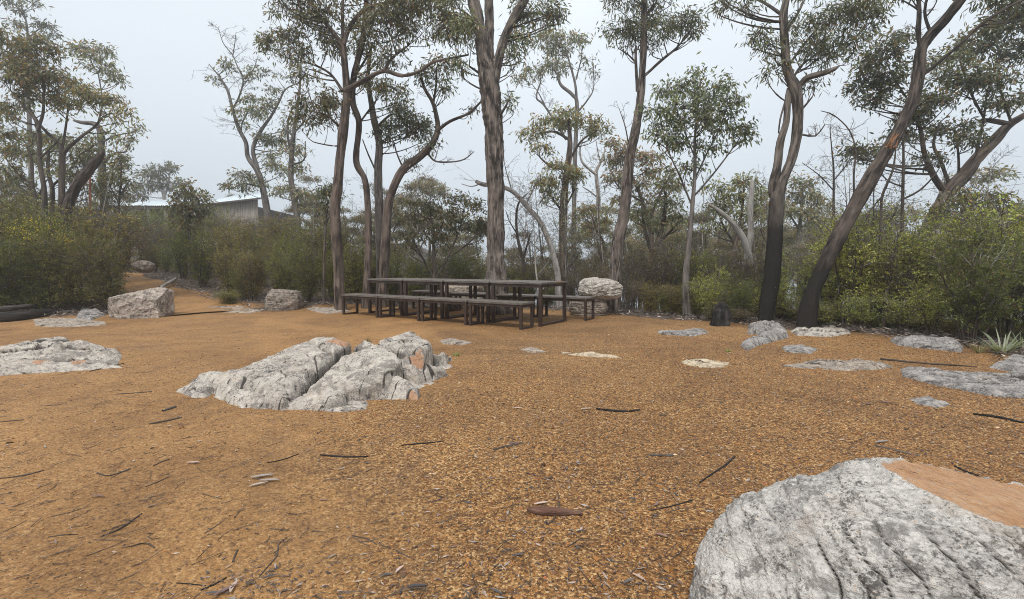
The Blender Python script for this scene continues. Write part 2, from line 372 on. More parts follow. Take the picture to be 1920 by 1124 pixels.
# ground: damp gritty gravel inside the clearing, leaf mould outside it
def m_ground():
    m, n, p, out = mat_new('gravel_and_leaf_mould')
    o = geo(n); t = attr(n, 'tint'); s = n.nodes.new('ShaderNodeSeparateColor'); n.links.new(t, s.inputs[0])
    big = noise(n, o, .55, 4, .6, .5); med = noise(n, o, 3.2, 5, .65, .3); fin = noise(n, o, 60, 4, .75)
    vo = n.nodes.new('ShaderNodeTexVoronoi'); vo.inputs['Scale'].default_value = 105; n.links.new(o, vo.inputs['Vector'])
    vo.inputs['Randomness'].default_value = 1
    sc = n.nodes.new('ShaderNodeSeparateColor'); n.links.new(vo.outputs['Color'], sc.inputs[0])
    lf = noise(n, o, .8, 4, .6, .6)
    sand = mixn(n, med, (.275, .138, .048), (.385, .212, .082))
    grit = ramp(n, sc.outputs[0], [(0., (.022, .012, .007)), (.25, (.105, .05, .017)), (.55, (.25, .120, .036)), (.8, (.36, .192, .066)), (1., (.54, .37, .19))])
    gm = mth(n, 'ADD', s.outputs[1], mth(n, 'MULTIPLY', mth(n, 'SUBTRACT', big, .5), 1.0))
    c = mixn(n, ramp(n, gm, [(.25, .30), (.7, .9)]), sand, grit)
    c = mixn(n, ramp(n, noise(n, o, 1.3, 5, .7, 1.), [(.50, 0.), (.68, .8)]), c, mixn(n, .55, c, (.12, .068, .035)))
    c = mixn(n, ramp(n, fin, [(.34, .75), (.46, 0.)]), c, (.09, .05, .024))
    sp = noise(n, o, 30, 5, .8); c = mixn(n, ramp(n, sp, [(.36, .75), (.45, 0.)]), c, (.085, .045, .022)); c = mixn(n, ramp(n, sp, [(.57, 0.), (.66, .6)]), c, (.52, .34, .17))
    sp2 = noise(n, o, 10, 6, .8, .5); c = mixn(n, ramp(n, sp2, [(.33, .7), (.43, 0.)]), c, (.12, .065, .032))
    mould = ramp(n, noise(n, o, 26, 6, .75), [(.32, (.022, .017, .014)), (.5, (.075, .055, .043)), (.66, (.17, .13, .10))])
    c = mixn(n, 1., c, ramp(n, noise(n, mapping(n, o, (1, 1, 1)), .42, 6, .7, 1.2), [(.36, (.66, .63, .60)), (.5, (.92, .92, .92)), (.64, (1.12, 1.12, 1.1))]), 'MULTIPLY')
    edge = mth(n, 'ADD', s.outputs[0], mth(n, 'MULTIPLY', mth(n, 'SUBTRACT', noise(n, o, 2.4, 5, .7), .5), 1.1))
    c = mixn(n, ramp(n, edge, [(.42, 0.), (.60, 1.)]), c, mould)
    n.links.new(c, p.inputs['Base Color']); p.inputs['Roughness'].default_value = .75; p.inputs['Specular IOR Level'].default_value = .3
    bump(n, p, mth(n, 'ADD', mth(n, 'MULTIPLY', vo.outputs['Distance'], -.6), mth(n, 'MULTIPLY', fin, .6)), .6, .012)
    return m
GROUND = m_ground()

# ================================================================== ground sheet
def warp(n, lim, a, c):
    u = np.linspace(-1, 1, n); b = math.asinh(lim/a); return c+a*np.sinh(u*b)
gx = warp(620, 420, 2.2, 0); gy = warp(620, 420, 2.2, 5)
X, Y_ = np.meshgrid(gx, gy); Z = T(X, Y_)
d_ = sdist(X, Y_, EDGE); pn = vnoise(np.stack([X.ravel()*1.1, Y_.ravel()*1.1, X.ravel()*0], 1), 21).reshape(X.shape)
edge_m = sstep(d_+pn*.35, -.25, .35)
coarse = sstep(X+.25*(Y_-3)*0+pn*.6, -2.2, .8)
mb = MB(); N_ = 620
ii = (np.arange(N_-1)[:, None]*N_+np.arange(N_-1)[None]).ravel()
mb.add(np.stack([X, Y_, Z], 2).reshape(-1, 3), np.stack([ii, ii+1, ii+N_+1, ii+N_], 1), c=np.stack([edge_m.ravel(), coarse.ravel(), edge_m.ravel()*0, edge_m.ravel()*0+1], 1))
tag(mb.obj('ground', GROUND), 'orange brown gravel clearing and dark leaf mould under the bush', kind='structure')

# ---- path climbing to the hut
pc = [(-6.6, 10.4), (-7.8, 11.8), (-9.6, 13.4), (-11.6, 15.4), (-13.4, 17.2), (-15.4, 19), (-19, 20.5)]
S = spline([(x, y, 0, w_) for (x, y), w_ in zip(pc, (1.25, 1.0, .8, .62, .55, .5, .5))], .12)
tn = nrm(np.gradient(S[:, :2], axis=0)); mb = MB(); K = 13; m_ = len(S)
off = np.linspace(-1, 1, K)[None]*(S[:, 3:4]*(1+.3*np.stack([vnoise(np.stack([np.arange(m_)*.12, np.full(m_, q), np.zeros(m_)], 1), 5) for q in np.sign(np.linspace(-1, 1, K))*3], 1)))
PX = S[:, 0:1]-tn[:, 1:2]*off; PY = S[:, 1:2]+tn[:, 0:1]*off
PZ = T(PX, PY)+.03-.032*np.abs(np.linspace(-1, 1, K))[None]**6
i0 = (np.arange(m_-1)[:, None]*K+np.arange(K-1)[None]).ravel()
mb.add(np.stack([PX, PY, PZ], 2).reshape(-1, 3), np.stack([i0+1, i0, i0+K, i0+K+1], 1), c=(0, .1, 0, 1))
tag(mb.obj('path', GROUND), 'sandy orange path climbing between the shrubs towards the hut', kind='structure')

# ---- loose gravel stones (real geometry near the camera)
rng = np.random.default_rng(11)
NP = 230000
Yp = 1.15*(7.5/1.15)**rng.random(NP)          # density falls with distance
Xp = rng.uniform(-1.32, 1.32, NP)*Yp
dn = fbm(np.stack([Xp*.9, Yp*.9, Xp*0], 1), 3, 31)
keep = rng.random(NP) < np.clip(.05+.95*sstep(Xp+dn*1.8-.12*(Yp-2), -1.2, .6)+dn*.25, .04, 1)
keep &= sdist(Xp, Yp, EDGE) < -.05
Xp, Yp = Xp[keep], Yp[keep]; n_ = len(Xp)
sz = np.exp(rng.normal(-5.72, .42, n_))*(.75+.13*Yp); sz = np.clip(sz, .0015, .014)
big = rng.random(n_) < .012; sz[big] *= 1.9
octa = np.array([[1, 0, 0], [0, 1, 0], [-1, 0, 0], [0, -1, 0], [0, 0, 1], [0, 0, -1]], float)
V = octa[None]*rng.uniform(.55, 1.25, (n_, 6, 1))+rng.normal(0, .16, (n_, 6, 3)); V *= np.array([1, .8, .55])
an = rng.random(n_)*6.283; ca, sa = np.cos(an)[:, None], np.sin(an)[:, None]
Vx = V[..., 0]*ca-V[..., 1]*sa; Vy = V[..., 0]*sa+V[..., 1]*ca; Vz = V[..., 2]
P0 = np.stack([Xp, Yp, T(Xp, Yp)+sz*.18], 1)
V = np.stack([Vx, Vy, Vz], 2)*sz[:, None, None]+P0[:, None]
ft = np.array([[0, 1, 4], [1, 2, 4], [2, 3, 4], [3, 0, 4], [1, 0, 5], [2, 1, 5], [3, 2, 5], [0, 3, 5]])
tt = ((np.arange(n_)*6)[:, None, None]+ft[None]).reshape(-1, 3)
pal = np.array([(.30, .14, .042), (.38, .185, .055), (.20, .088, .028), (.46, .25, .09), (.54, .37, .18), (.10, .05, .022), (.26, .11, .038), (.055, .045, .042), (.36, .13, .045), (.60, .50, .36)])
ci = rng.choice(len(pal), n_, p=(.20, .18, .17, .13, .07, .11, .07, .03, .02, .02)); cc = pal[ci]*rng.uniform(.6, 1.12, (n_, 1))*np.array([.93, .85, .72])
mb = MB(); mb.add(V.reshape(-1, 3), None, tt, c=np.repeat(np.concatenate([cc, np.ones((n_, 1))], 1), 6, axis=0))
def m_tint(name, rough=.7, spec=.4):
    m, n, p, out = mat_new(name); n.links.new(attr(n, 'tint'), p.inputs['Base Color']); p.inputs['Roughness'].default_value = rough
    p.inputs['Specular IOR Level'].default_value = spec; return m
STONE = m_tint('gravel_stone', .55)
tag(mb.obj('gravel', STONE, smooth=False), 'loose ochre and brown gravel stones strewn over the clearing', kind='stuff')
# ================================================================== rocks
def ico(sub):
    bm = bmesh.new(); bmesh.ops.create_icosphere(bm, subdivisions=sub, radius=1)
    v = np.array([q.co[:] for q in bm.verts]); f = np.array([[q.index for q in p.verts] for p in bm.faces]); bm.free(); return v, f
_ico = {}
def rotm(rx, ry, rz): return np.array((Matrix.Rotation(rz, 3, 'Z')@Matrix.Rotation(ry, 3, 'Y')@Matrix.Rotation(rx, 3, 'X')))
def boulder(name, label, cat, c, rad, rz=0, seed=0, power=2.6, planes=(), strata=None, amp=.05, cell=0., sub=6, mat=ROCK, group=None, stain_planes=(), tilt=(0, 0), rough=.012, zsink=True, stains=(), crackdark=.9, facet=1.):
    if sub not in _ico: _ico[sub] = ico(sub)
    u, f = _ico[sub]; rad = np.array(rad, float); k = (np.abs(u)**power).sum(1)**(1/power)
    v = u/k[:, None]*rad; sc = rad.mean()
    v = v+u*(fbm(u*1.7+seed*3.1, 4, seed)*amp*sc*3)[:, None]
    if cell:
        F1, F2, ID, CX = worley(v/sc*cell+seed, seed); e = F2-F1
        v = v+u*((ID-.5)*.10*sc-.05*sc*np.exp(-(e/.06)**2))[:, None]; crk = np.exp(-(e/.035)**2)*.8
    stain = np.zeros(len(v)); crk = np.zeros(len(v))
    for i, (pn_, d) in enumerate(planes):
        pn_ = np.array(pn_, float); pn_ /= np.linalg.norm(pn_)
        dd = v@pn_-d*sc-fbm(v/sc*2.2, 3, seed+40+i)*.012*sc*(0 if i in stain_planes else 2.5)
        m = dd > 0; v = v-pn_*(np.maximum(dd, 0)*.97)[:, None]
        if i in stain_planes: stain = np.maximum(stain, sstep(dd/sc, .0, .02))
    if strata:
        ns, fr, dep, warpa = strata; ns = np.array(ns, float); ns /= np.linalg.norm(ns)
        s = (v@ns)/sc*fr+fbm(v/sc*1.3, 4, seed+7)*warpa
        s = s+.35*vnoise(np.stack([s*.9, s*0, s*0], 1), seed+70)
        fr_ = s-np.floor(s); g = np.minimum(fr_, 1-fr_)*2
        lay = _h(np.floor(s+.0).astype(int), np.zeros(len(s), int), np.zeros(len(s), int), seed+3)
        msk = .35+.65*sstep(fbm(v/sc*2.1, 3, seed+8), -.35, .25)
        prof = -np.exp(-(g/.10)**2)*1.3+(1-(1-g)**2)*.25+(lay-.5)*.9; crk = np.maximum(crk, np.exp(-(g/.09)**2)*sstep(msk, .55, .95)*(1-stain)*crackdark)
        v = v+u*(prof*dep*sc*msk*(1-stain))[:, None]
    q_ = v/sc+fbm(v/sc*3, 3, seed+61)[:, None]*.08
    v = v+u*((facets(q_, 2.6, seed+62)*.035+facets(q_, 6., seed+63)*.018+facets(q_, 15., seed+64)*.007)*sc*facet*(1-stain))[:, None]
    fn = fbm(v*9/sc*.5, 5, seed+50, .6)*rough*1.4+fbm(v/sc*13, 4, seed+51, .6)*rough*.7
    v = v+u*(fn*sc*(1-.85*stain))[:, None]
    t0 = rotm(tilt[0], tilt[1], rz); v = v@t0.T
    for (sx, sy, sz_, sr) in stains:
        dd = np.linalg.norm((v/rad-np.array([sx, sy, sz_])), axis=1)+fbm(v/sc*3, 3, seed+60)*.25
        stain = np.maximum(stain, 1-sstep(dd, sr*.8, sr))
    mb = MB(); mb.add(v, None, f, c=np.stack([stain, crk, stain*0, stain*0+1], 1))
    o = mb.obj(name, mat, loc=tuple(c)); return tag(o, label, cat, group)
def outcrop(name, label, cat, poly, ctrl, res=.015, seed=0, ang=0., cell=(2.2, 5.), crev=(), edge=.12, rough=.012, mat=ROCK, group=None, stains=(), tiltamp=.05, power=2., bury=.3, strat=3.2, fct=1., wobs=1.):
    """bedrock rising out of the gravel: broken slabs with cracks between them"""
    P = np.array(poly); x0, y0 = P.min(0)-.12; x1, y1 = P.max(0)+.12
    gx_ = np.arange(x0, x1, res); gy_ = np.arange(y0, y1, res); A, B = np.meshgrid(gx_, gy_); a, b = A.ravel(), B.ravel()
    z0 = np.zeros(len(a)); wob = fbm(np.stack([a*3, b*3, z0], 1), 4, seed+1)*.09*wobs
    d = -sdist(a, b, [tuple(p) for p in poly])+wob
    Cn = np.array(ctrl); D = np.hypot(a[:, None]-Cn[None, :, 0], b[:, None]-Cn[None, :, 1]); W = 1/(D**power+.004)
    H = (W*Cn[None, :, 2]).sum(1)/W.sum(1)
    ca, sa = math.cos(ang), math.sin(ang); s = a*ca+b*sa; t = -a*sa+b*ca
    wv = fbm(np.stack([a*1.5, b*1.5, z0], 1), 3, seed+2)*.07+fbm(np.stack([a*9, b*9, z0], 1), 3, seed+22)*.02
    F1, F2, ID, CX = worley(np.stack([(s+wv)*cell[0]*.5, (t+wv)*cell[1]*.5, z0+.5], 1)*np.array([1, 1, 0])+np.array([0, 0, .5]), seed+3)
    loc = np.stack([(s+wv)*cell[0]*.5, (t+wv)*cell[1]*.5], 1)-CX[:, :2]
    tx = (_h((ID*1e5).astype(int), np.zeros(len(a), int), np.zeros(len(a), int), 5)-.5); ty = (_h((ID*1e5).astype(int), np.ones(len(a), int), np.zeros(len(a), int), 6)-.5)
    H = H+((ID-.5)*.75+tx*loc[:, 0]*1.5+ty*loc[:, 1]*1.7)*tiltamp
    e = F2-F1; H = H-np.exp(-(e/.022)**2)*tiltamp*.8; crk = np.exp(-(e/.026)**2)*.95
    F1, F2, ID2, CX = worley(np.stack([(s+wv)*cell[0]*1.5, (t+wv)*cell[1]*1.3, z0+.5], 1)*np.array([1, 1, 0])+np.array([0, 0, .5]), seed+13)
    l2 = np.stack([(s+wv)*cell[0]*1.5, (t+wv)*cell[1]*1.3], 1)-CX[:, :2]; H = H+((ID2-.5)*.45+(_h((ID2*1e5).astype(int), np.zeros(len(a), int), np.zeros(len(a), int), 7)-.5)*l2[:, 0]*1.1)*tiltamp-np.exp(-((F2-F1)/.03)**2)*tiltamp*.3*(ID2 > .35); crk = np.maximum(crk, np.exp(-((F2-F1)/.028)**2)*.75*(ID2 > .5))
    for fq, am, wo, ms in ((strat, 1., .8, -.25), (strat*2.7, .38, .9, -.05)):
        st = t*fq+fbm(np.stack([s*.8, t*2, z0], 1), 4, seed+4)*wo+s*.35; k_ = np.floor(st); fr = st-k_
        lay = _h(k_.astype(int), np.zeros(len(a), int), np.zeros(len(a), int), seed+8)
        on = sstep(fbm(np.stack([s*1.3, k_*3.7, z0], 1), 2, seed+5), ms, ms+.12)
        H = H+((fr-.5)*(.5+lay)-.5*np.exp(-(np.minimum(fr, 1-fr)/.07)**2))*tiltamp*.75*am*on
        crk = np.maximum(crk, np.exp(-(np.minimum(fr, 1-fr)/(.045 if am == 1. else .06))**2)*on*.9)
    fp = np.stack([s+wv*.3, t*1.5, z0+.3], 1)
    H = H+facets(fp, 4.5, seed+40)*.035*fct+facets(fp, 10., seed+41)*.017*fct+facets(fp, 24., seed+42)*.007*fct
    q = np.stack([s*5, t*16, H*10], 1); H = H+fbm(q, 5, seed+6, .6)*rough*.8+fbm(np.stack([s*40, t*50, z0], 1), 3, seed+16, .6)*rough*.35
    for line, wd, dp in crev:
        dd = np.full(len(a), 9.)
        for (ax, ay), (bx, by) in zip(line, line[1:]):
            ex, ey = bx-ax, by-ay; tt_ = np.clip(((a-ax)*ex+(b-ay)*ey)/(ex*ex+ey*ey), 0, 1); dd = np.minimum(dd, np.hypot(a-ax-tt_*ex, b-ay-tt_*ey))
        dd = dd+wob*.25; H = H*(1-dp*np.exp(-(np.maximum(dd, 0)/wd)**2)); crk = np.maximum(crk, np.exp(-(np.maximum(dd, 0)/wd/.7)**2))
    H = H*(1+bury*fbm(np.stack([a*2.6, b*4.5, z0], 1), 3, seed+30)) ; prof = 1-np.exp(-np.maximum(d, 0)/edge*1.6); h = np.where(d > 0, H*prof, -.02)-.01-.05*np.maximum(-d, 0)/.1
    z = T(a, b)+h
    stn = np.zeros(len(a))
    for (sx, sy, sr) in stains: stn = np.maximum(stn, 1-sstep(np.hypot(a-sx, b-sy)+wob*.9, sr*.75, sr))
    nx = len(gx_); ny = len(gy_); i0 = (np.arange(ny-1)[:, None]*nx+np.arange(nx-1)[None]).ravel()
    q = np.stack([i0, i0+1, i0+nx+1, i0+nx], 1); q = q[(h[q] > -.018).any(1)]
    us = np.unique(q); mp = np.zeros(len(a), int); mp[us] = np.arange(len(us))
    ox, oy = P.mean(0); org = (ox, oy, T1(ox, oy))
    mb = MB(); mb.add(np.stack([a, b, z], 1)[us], mp[q], c=np.stack([stn, crk, stn*0, stn*0+1], 1)[us])
    return tag(mb.obj(name, mat, org=org), label, cat, group)
def gp(*pts): return [gpt(*p) for p in pts]

boulder('boulder', 'big rounded pale boulder with a smooth orange cut face, close up in the right corner', 'boulder',
        (1.53, 1.35, -.04), (.98, .46, .50), rz=0, seed=3, power=2.25, sub=8, planes=(((.243, 0, .97), .563),), stain_planes=(0,),
        strata=((.80, -.30, .55), 9, .019, 1.25), amp=.026, rough=.026, facet=.45, mat=m_rock('foreground_boulder_rock', (.68, .645, .595), (.41, .385, .36), (.04, .036, .033), 1.1, (.50, .24, .088), ((2.2, 2.2, 5), (0, .9, 0))))
def slab_outcrop(name, label, slabs, base, res, seed, mat, stains, cdir):
    """bedrock built of separate tilted slabs; slabs are (photo x, photo y, height) outlines"""
    def hit(px, py, h):
        u = (px-960)/F; v = (562-py)/F; cp, sp = math.cos(PITCH), math.sin(PITCH); dz = -sp+v*cp; k = (h-CAMZ)/dz; return u*k, (cp+v*sp)*k
    PL = []
    for sl_ in slabs:
        pts = np.array([(*hit(300+a_/3.31, 590+b_/3.31, h_), h_) for a_, b_, h_ in sl_]); A_ = np.c_[pts[:, :2], np.ones(len(pts))]; PL.append((pts, np.linalg.lstsq(A_, pts[:, 2], rcond=None)[0]))
    al = np.vstack([p_[0] for p_ in PL]); x0, y0 = al[:, :2].min(0)-.15; x1, y1 = al[:, :2].max(0)+.15
    gx_ = np.arange(x0, x1, res); gy_ = np.arange(y0, y1, res); A, B = np.meshgrid(gx_, gy_); a, b = A.ravel(), B.ravel(); z0 = np.zeros(len(a))
    n1 = fbm(np.stack([a*3, b*3, z0], 1), 4, seed); n2 = fbm(np.stack([a*14, b*14, z0], 1), 4, seed+1)
    bd = -sdist(a, b, [hit(300+p_[0]/3.31, 590+p_[1]/3.31, .0) for p_ in base])+n1*.05
    H = np.where(bd > 0, -.025+.085*(1-np.exp(-bd/.35))+n2*.03+n1*.03, -.03-.3*np.maximum(-bd, 0)); crk = sstep(bd, .10, .25)*.9
    ca, sa = math.cos(cdir), math.sin(cdir); s_ = a*ca+b*sa; t_ = -a*sa+b*ca
    for k, (pts, co) in enumerate(PL):
        d = -sdist(a, b, [tuple(p_) for p_ in pts[:, :2]])+n1*.035+n2*.012
        top = co[0]*a+co[1]*b+co[2]
        fp = np.stack([s_*.8, t_*1.9, z0+k*3.3], 1)
        det = facets(fp, 3.2, seed+k)*.022+facets(fp, 8., seed+k+50)*.011+facets(fp, 20., seed+k+90)*.0045
        st = t_*7.+n1*.7+k*.37; fr = st-np.floor(st); on = sstep(fbm(np.stack([s_*1.4, np.floor(st)*3.1, z0], 1), 2, seed+k), -.3, -.15)
        det = det+((fr-.5)*.026-.016*np.exp(-(np.minimum(fr, 1-fr)/.06)**2))*on
        st2 = s_*3.4+n1*1.1+k*.6+np.floor(st)*.37; f2 = st2-np.floor(st2); on2 = sstep(fbm(np.stack([np.floor(st2)*2.3, t_*2.2, z0+k], 1), 2, seed+k+5), .0, .12)
        det = det-.018*np.exp(-(np.minimum(f2, 1-f2)/.03)**2)*on2+n2*.006+fbm(np.stack([a*45, b*45, z0], 1), 3, seed+7)*.003
        h = (top+det)*(d > 0)-np.exp(-np.maximum(d, 0)/.018)*.05-.05*np.exp(-np.maximum(d, 0)/.06)*(.5+.9*np.clip(n1+.5, 0, 1))
        h = np.where(d > 0, h, -1); m = h > H
        c2 = np.maximum(np.exp(-(np.minimum(fr, 1-fr)/.085)**2)*on, np.exp(-(np.minimum(f2, 1-f2)/.04)**2)*on2)*1.2
        crk = np.where(m, np.maximum(c2, np.exp(-(np.maximum(d, 0)/.012)**2)*.5), crk); H = np.where(m, h, H)
    stn = z0*0
    for (zx, zy, hh, sr) in stains:
        sx, sy = hit(300+zx/3.31, 590+zy/3.31, hh); stn = np.maximum(stn, 1-sstep(np.hypot(a-sx, b-sy)+n1*.12, sr*.6, sr))
    z = T(a, b)+H; nx = len(gx_); ny = len(gy_); i0 = (np.arange(ny-1)[:, None]*nx+np.arange(nx-1)[None]).ravel(); q = np.stack([i0, i0+1, i0+nx+1, i0+nx], 1); q = q[(H[q] > -.03).any(1)]
    us = np.unique(q); mp = np.zeros(len(a), int); mp[us] = np.arange(len(us)); org = (al[:, 0].mean(), al[:, 1].mean(), 0)
    mb = MB(); mb.add(np.stack([a, b, z], 1)[us], mp[q], c=np.stack([stn, crk, z0, z0+1], 1)[us]); tag(mb.obj(name, mat, org=org), label, 'rock')
slab_outcrop('rock_outcrop', 'large low grey slab outcrop split by a dark crevice in front of the picnic benches', [
    [(160, 400, .08), (300, 310, .17), (480, 290, .20), (700, 220, .26), (920, 140, .33), (1060, 210, .30), (960, 260, .27), (860, 360, .22), (760, 480, .12), (700, 490, .10), (650, 405, .17), (450, 350, .17), (330, 370, .13)],
    [(20, 440, .015), (70, 428, .05), (160, 385, .10), (295, 325, .16), (325, 378, .12), (300, 465, .05), (180, 468, .05)],
    [(335, 392, .11), (450, 365, .15), (640, 418, .15), (655, 515, .06), (500, 552, .02), (400, 512, .03)],
    [(700, 545, .03), (870, 400, .17), (1100, 225, .28), (1350, 160, .33), (1440, 175, .33), (1500, 235, .30), (1410, 320, .24), (1160, 370, .20), (1130, 430, .16), (1000, 545, .05), (780, 562, .02)],
    [(1340, 150, .34), (1480, 86, .39), (1560, 70, .39), (1650, 132, .34), (1700, 160, .31), (1640, 190, .32), (1500, 180, .33)],
    [(1430, 258, .26), (1550, 195, .29), (1690, 240, .22), (1790, 320, .09), (1700, 350, .07), (1600, 335, .14)],
    [(1650, 295, .15), (1725, 258, .17), (1808, 328, .07), (1765, 362, .03), (1690, 365, .06)],
    [(1230, 408, .11), (1300, 375, .14), (1490, 315, .20), (1620, 398, .12), (1610, 468, .06), (1540, 482, .04), (1290, 465, .06)],
    [(920, 120, .35), (1000, 100, .37), (1120, 112, .36), (1200, 150, .32), (1120, 180, .30), (1075, 200, .30), (990, 160, .32)],
    [(1180, 158, .30), (1290, 128, .33), (1345, 148, .33), (1260, 165, .30)],
    [(1690, 190, .24), (1760, 185, .22), (1810, 205, .14), (1760, 225, .14), (1700, 215, .2)]],
    [(5, 442), (180, 475), (400, 520), (500, 560), (780, 568), (1000, 560), (1290, 480), (1560, 490), (1640, 440), (1800, 350), (1830, 300), (1800, 240), (1700, 230), (1500, 240), (1200, 250), (900, 270), (600, 330), (300, 400)],
    .0085, 5, ROCK, [(1590, 235, .26, .12), (1700, 135, .34, .07), (1090, 145, .33, .11), (1620, 315, .17, .04), (1560, 425, .12, .04)], 1.0)
outcrop('rock_outcrop', 'low grey slab outcrop with orange chips at the left edge of the clearing', 'rock',
        gp((-60, 700), (0, 706), (90, 700), (180, 694), (232, 690), (236, 672), (200, 655), (120, 648), (60, 652), (0, 665), (-70, 665)),
        [(*gpt(0, 690), .10), (*gpt(100, 675), .13), (*gpt(200, 675), .10), (*gpt(150, 660), .12), (*gpt(60, 665), .12), (*gpt(230, 685), .05)], res=.014, seed=12, ang=.1, cell=(1.2, 4.), edge=.10,
        stains=((*gpt(75, 693), .08), (*gpt(145, 690), .10), (*gpt(-5, 672), .06)), tiltamp=.05)
ROCKC = m_rock('cream_rock', (.62, .52, .38), (.42, .34, .235), (.15, .11, .07))
flat = [([(968, 655), (1000, 650), (1028, 660), (1015, 665), (985, 661)], 'small pale stone slab flush with the gravel, nearest the bench end', .03),
        ([(1045, 659), (1085, 660), (1180, 673), (1120, 671), (1050, 664)], 'thin cream ridge of rock barely showing through the gravel', .045),
        ([(1275, 681), (1300, 676), (1370, 680), (1365, 690), (1310, 691)], 'short pale rock slab flush with the gravel right of the cream ridge', .035),
        ([(1460, 687), (1530, 677), (1600, 676), (1655, 681), (1680, 690), (1600, 697), (1520, 693)], 'long light grey flat slab in the gravel on the right', .05),
        ([(1680, 688), (1760, 700), (1850, 705), (1960, 712), (1960, 752), (1860, 745), (1760, 725), (1690, 706)], 'long dark grey slab running out of the right edge', .075),
        ([(1700, 748), (1740, 744), (1780, 758), (1765, 768), (1715, 760)], 'small grey stone slab lying below the long dark slab', .04),
        ([(1465, 652), (1500, 647), (1535, 655), (1520, 664), (1475, 661)], 'round topped greenish grey slab in front of the charred tree', .06),
        ([(1385, 648), (1440, 622), (1480, 622), (1478, 634), (1430, 646), (1400, 660)], 'lumpy grey rock ridge sloping down towards the gravel', .13),
        ([(1400, 628), (1400, 612), (1450, 609), (1470, 618), (1440, 628)], 'dark lumpy rock at the foot of the charred tree', .12),
        ([(1480, 622), (1500, 613), (1560, 616), (1600, 625), (1560, 632), (1495, 630)], 'flat grey rock beside the foot of the leaning tree', .06),
        ([(1665, 640), (1740, 634), (1810, 650), (1805, 662), (1740, 655), (1680, 648)], 'low grey rock shelf under the right hand bushes', .09),
        ([(1230, 622), (1320, 618), (1330, 625), (1300, 632), (1240, 628)], 'thin dark rock slab at the back edge of the gravel', .04),
        ([(820, 638), (850, 634), (888, 643), (870, 648), (830, 646)], 'pale thin slab trailing off behind the large outcrop', .04),
        ([(600, 764), (640, 750), (690, 756), (686, 768), (640, 774), (605, 772)], 'flat pale slab lying in front of the large outcrop', .045),
        ([(150, 580), (175, 584), (200, 592), (170, 602), (140, 598)], 'small dark rounded rock left of the block boulder', .10),
        ([(60, 600), (110, 596), (200, 603), (205, 610), (120, 614), (64, 612)], 'thin pale slab in the litter left of the block boulder', .035),
        ([(380, 578), (440, 574), (500, 580), (470, 588), (400, 586)], 'low pale rock between the path and the round boulder', .04),
        ([(575, 580), (630, 576), (660, 584), (610, 589)], 'low stone beside the left end of the benches', .035),
        ([(1855, 690), (1890, 672), (1960, 678), (1960, 700), (1900, 700)], 'dark boulder poking from the litter at the right edge', .12)]
for k, (pp, lb, hh) in enumerate(flat):
    P = gp(*pp); cx = sum(p[0] for p in P)/len(P); cy_ = sum(p[1] for p in P)/len(P)
    outcrop('rock_slab', lb, 'rock', P, [(cx, cy_, hh)]+[((p[0]+cx)/2, (p[1]+cy_)/2, hh*.75) for p in P], res=.014 if cy_ < 7.5 else .022, seed=30+k*3, ang=-.5 if cx > 0 else .3, cell=(1.6, 4.5), edge=.03+hh*.3, rough=.008+hh*.04, bury=.9 if hh < .06 else .6, wobs=.3, fct=min(1, hh*6),
            tiltamp=hh*.45, mat=ROCKD if 'dark' in lb or 'greenish' in lb or 'shelf' in lb or 'lumpy' in lb else (ROCKC if 'cream' in lb else ROCKF if cy_ > 4.6 and hh < .06 else ROCK), stains=())

g = gpt(266, 598); boulder('boulder', 'squarish pale sandstone block boulder beside the start of the path', 'boulder', (g[0]-.28, g[1]+.30, T1(*g)+.22), (.52, .46, .41), rz=.12, seed=8, power=4.2, sub=7,
        planes=(((-.2, -.1, .96), .62), ((.3, -.9, .1), .72), ((-.6, -.75, -.15), .86), ((.95, -.2, .1), 1.05), ((-.8, .1, .45), .98), ((.35, -.6, .75), .78)), amp=.03, cell=1.5, rough=.03, mat=m_rock('block_boulder_rock', (.52, .44, .375), (.27, .225, .19), (.055, .047, .042)))
g = gpt(525, 583); boulder('boulder', 'rounded grey boulder with horizontal cracks at the edge of the shrubs, left of the benches', 'boulder', (g[0]-.04, g[1]+.3, T1(*g)+.16), (.40, .36, .37), rz=.3, seed=14, power=2.8, sub=6,
        planes=(((.1, 0, 1), .78),), strata=((.1, .1, 1), 7, .03, .5), amp=.04, rough=.03, mat=ROCKB)
c = at(1125, 542, 10.0)
boulder('boulder', 'pale boulder of rounded stacked layers beyond the right end of the benches', 'boulder', (c.x+.06, c.y+.3, c.z-.01), (.45, .36, .21), rz=.15, seed=19, power=2.7, sub=7,
        strata=((-.22, .1, 1), 3.6, .065, .8), amp=.05, rough=.03, tilt=(0, .08), mat=m_rock('layered_boulder_rock', (.56, .51, .45), (.36, .32, .28), (.09, .08, .07), .8))
c = at(1112, 580, 10.0)
boulder('boulder', 'darker flat rock carrying the layered boulder', 'boulder', (c.x-.05, c.y+.35, c.z+.02), (.40, .33, .25), rz=-.2, seed=23, power=2.8, sub=6, strata=((0, 0, 1), 5, .06, .6), amp=.05, rough=.03, mat=ROCKB)
c = at(868, 548, 12.0)
boulder('boulder', 'tan boulder standing behind the picnic tables, half hidden by them', 'boulder', (c.x, c.y, c.z-.12), (.52, .4, .42), seed=27, power=2.8, sub=6, planes=(((0, -.2, 1), .72),), amp=.06, cell=2, rough=.03, mat=m_rock('tan_boulder_rock', (.46, .38, .30), (.27, .215, .17), (.07, .06, .05)))
c = at(270, 499, 16.6)
boulder('boulder', 'small mossy grey boulder on the edge of the path uphill', 'boulder', (c.x, c.y, c.z-.03), (.33, .25, .2), seed=33, power=2.6, sub=5, amp=.06, rough=.03, mat=ROCKB)
c = at(252, 478, 18.5)
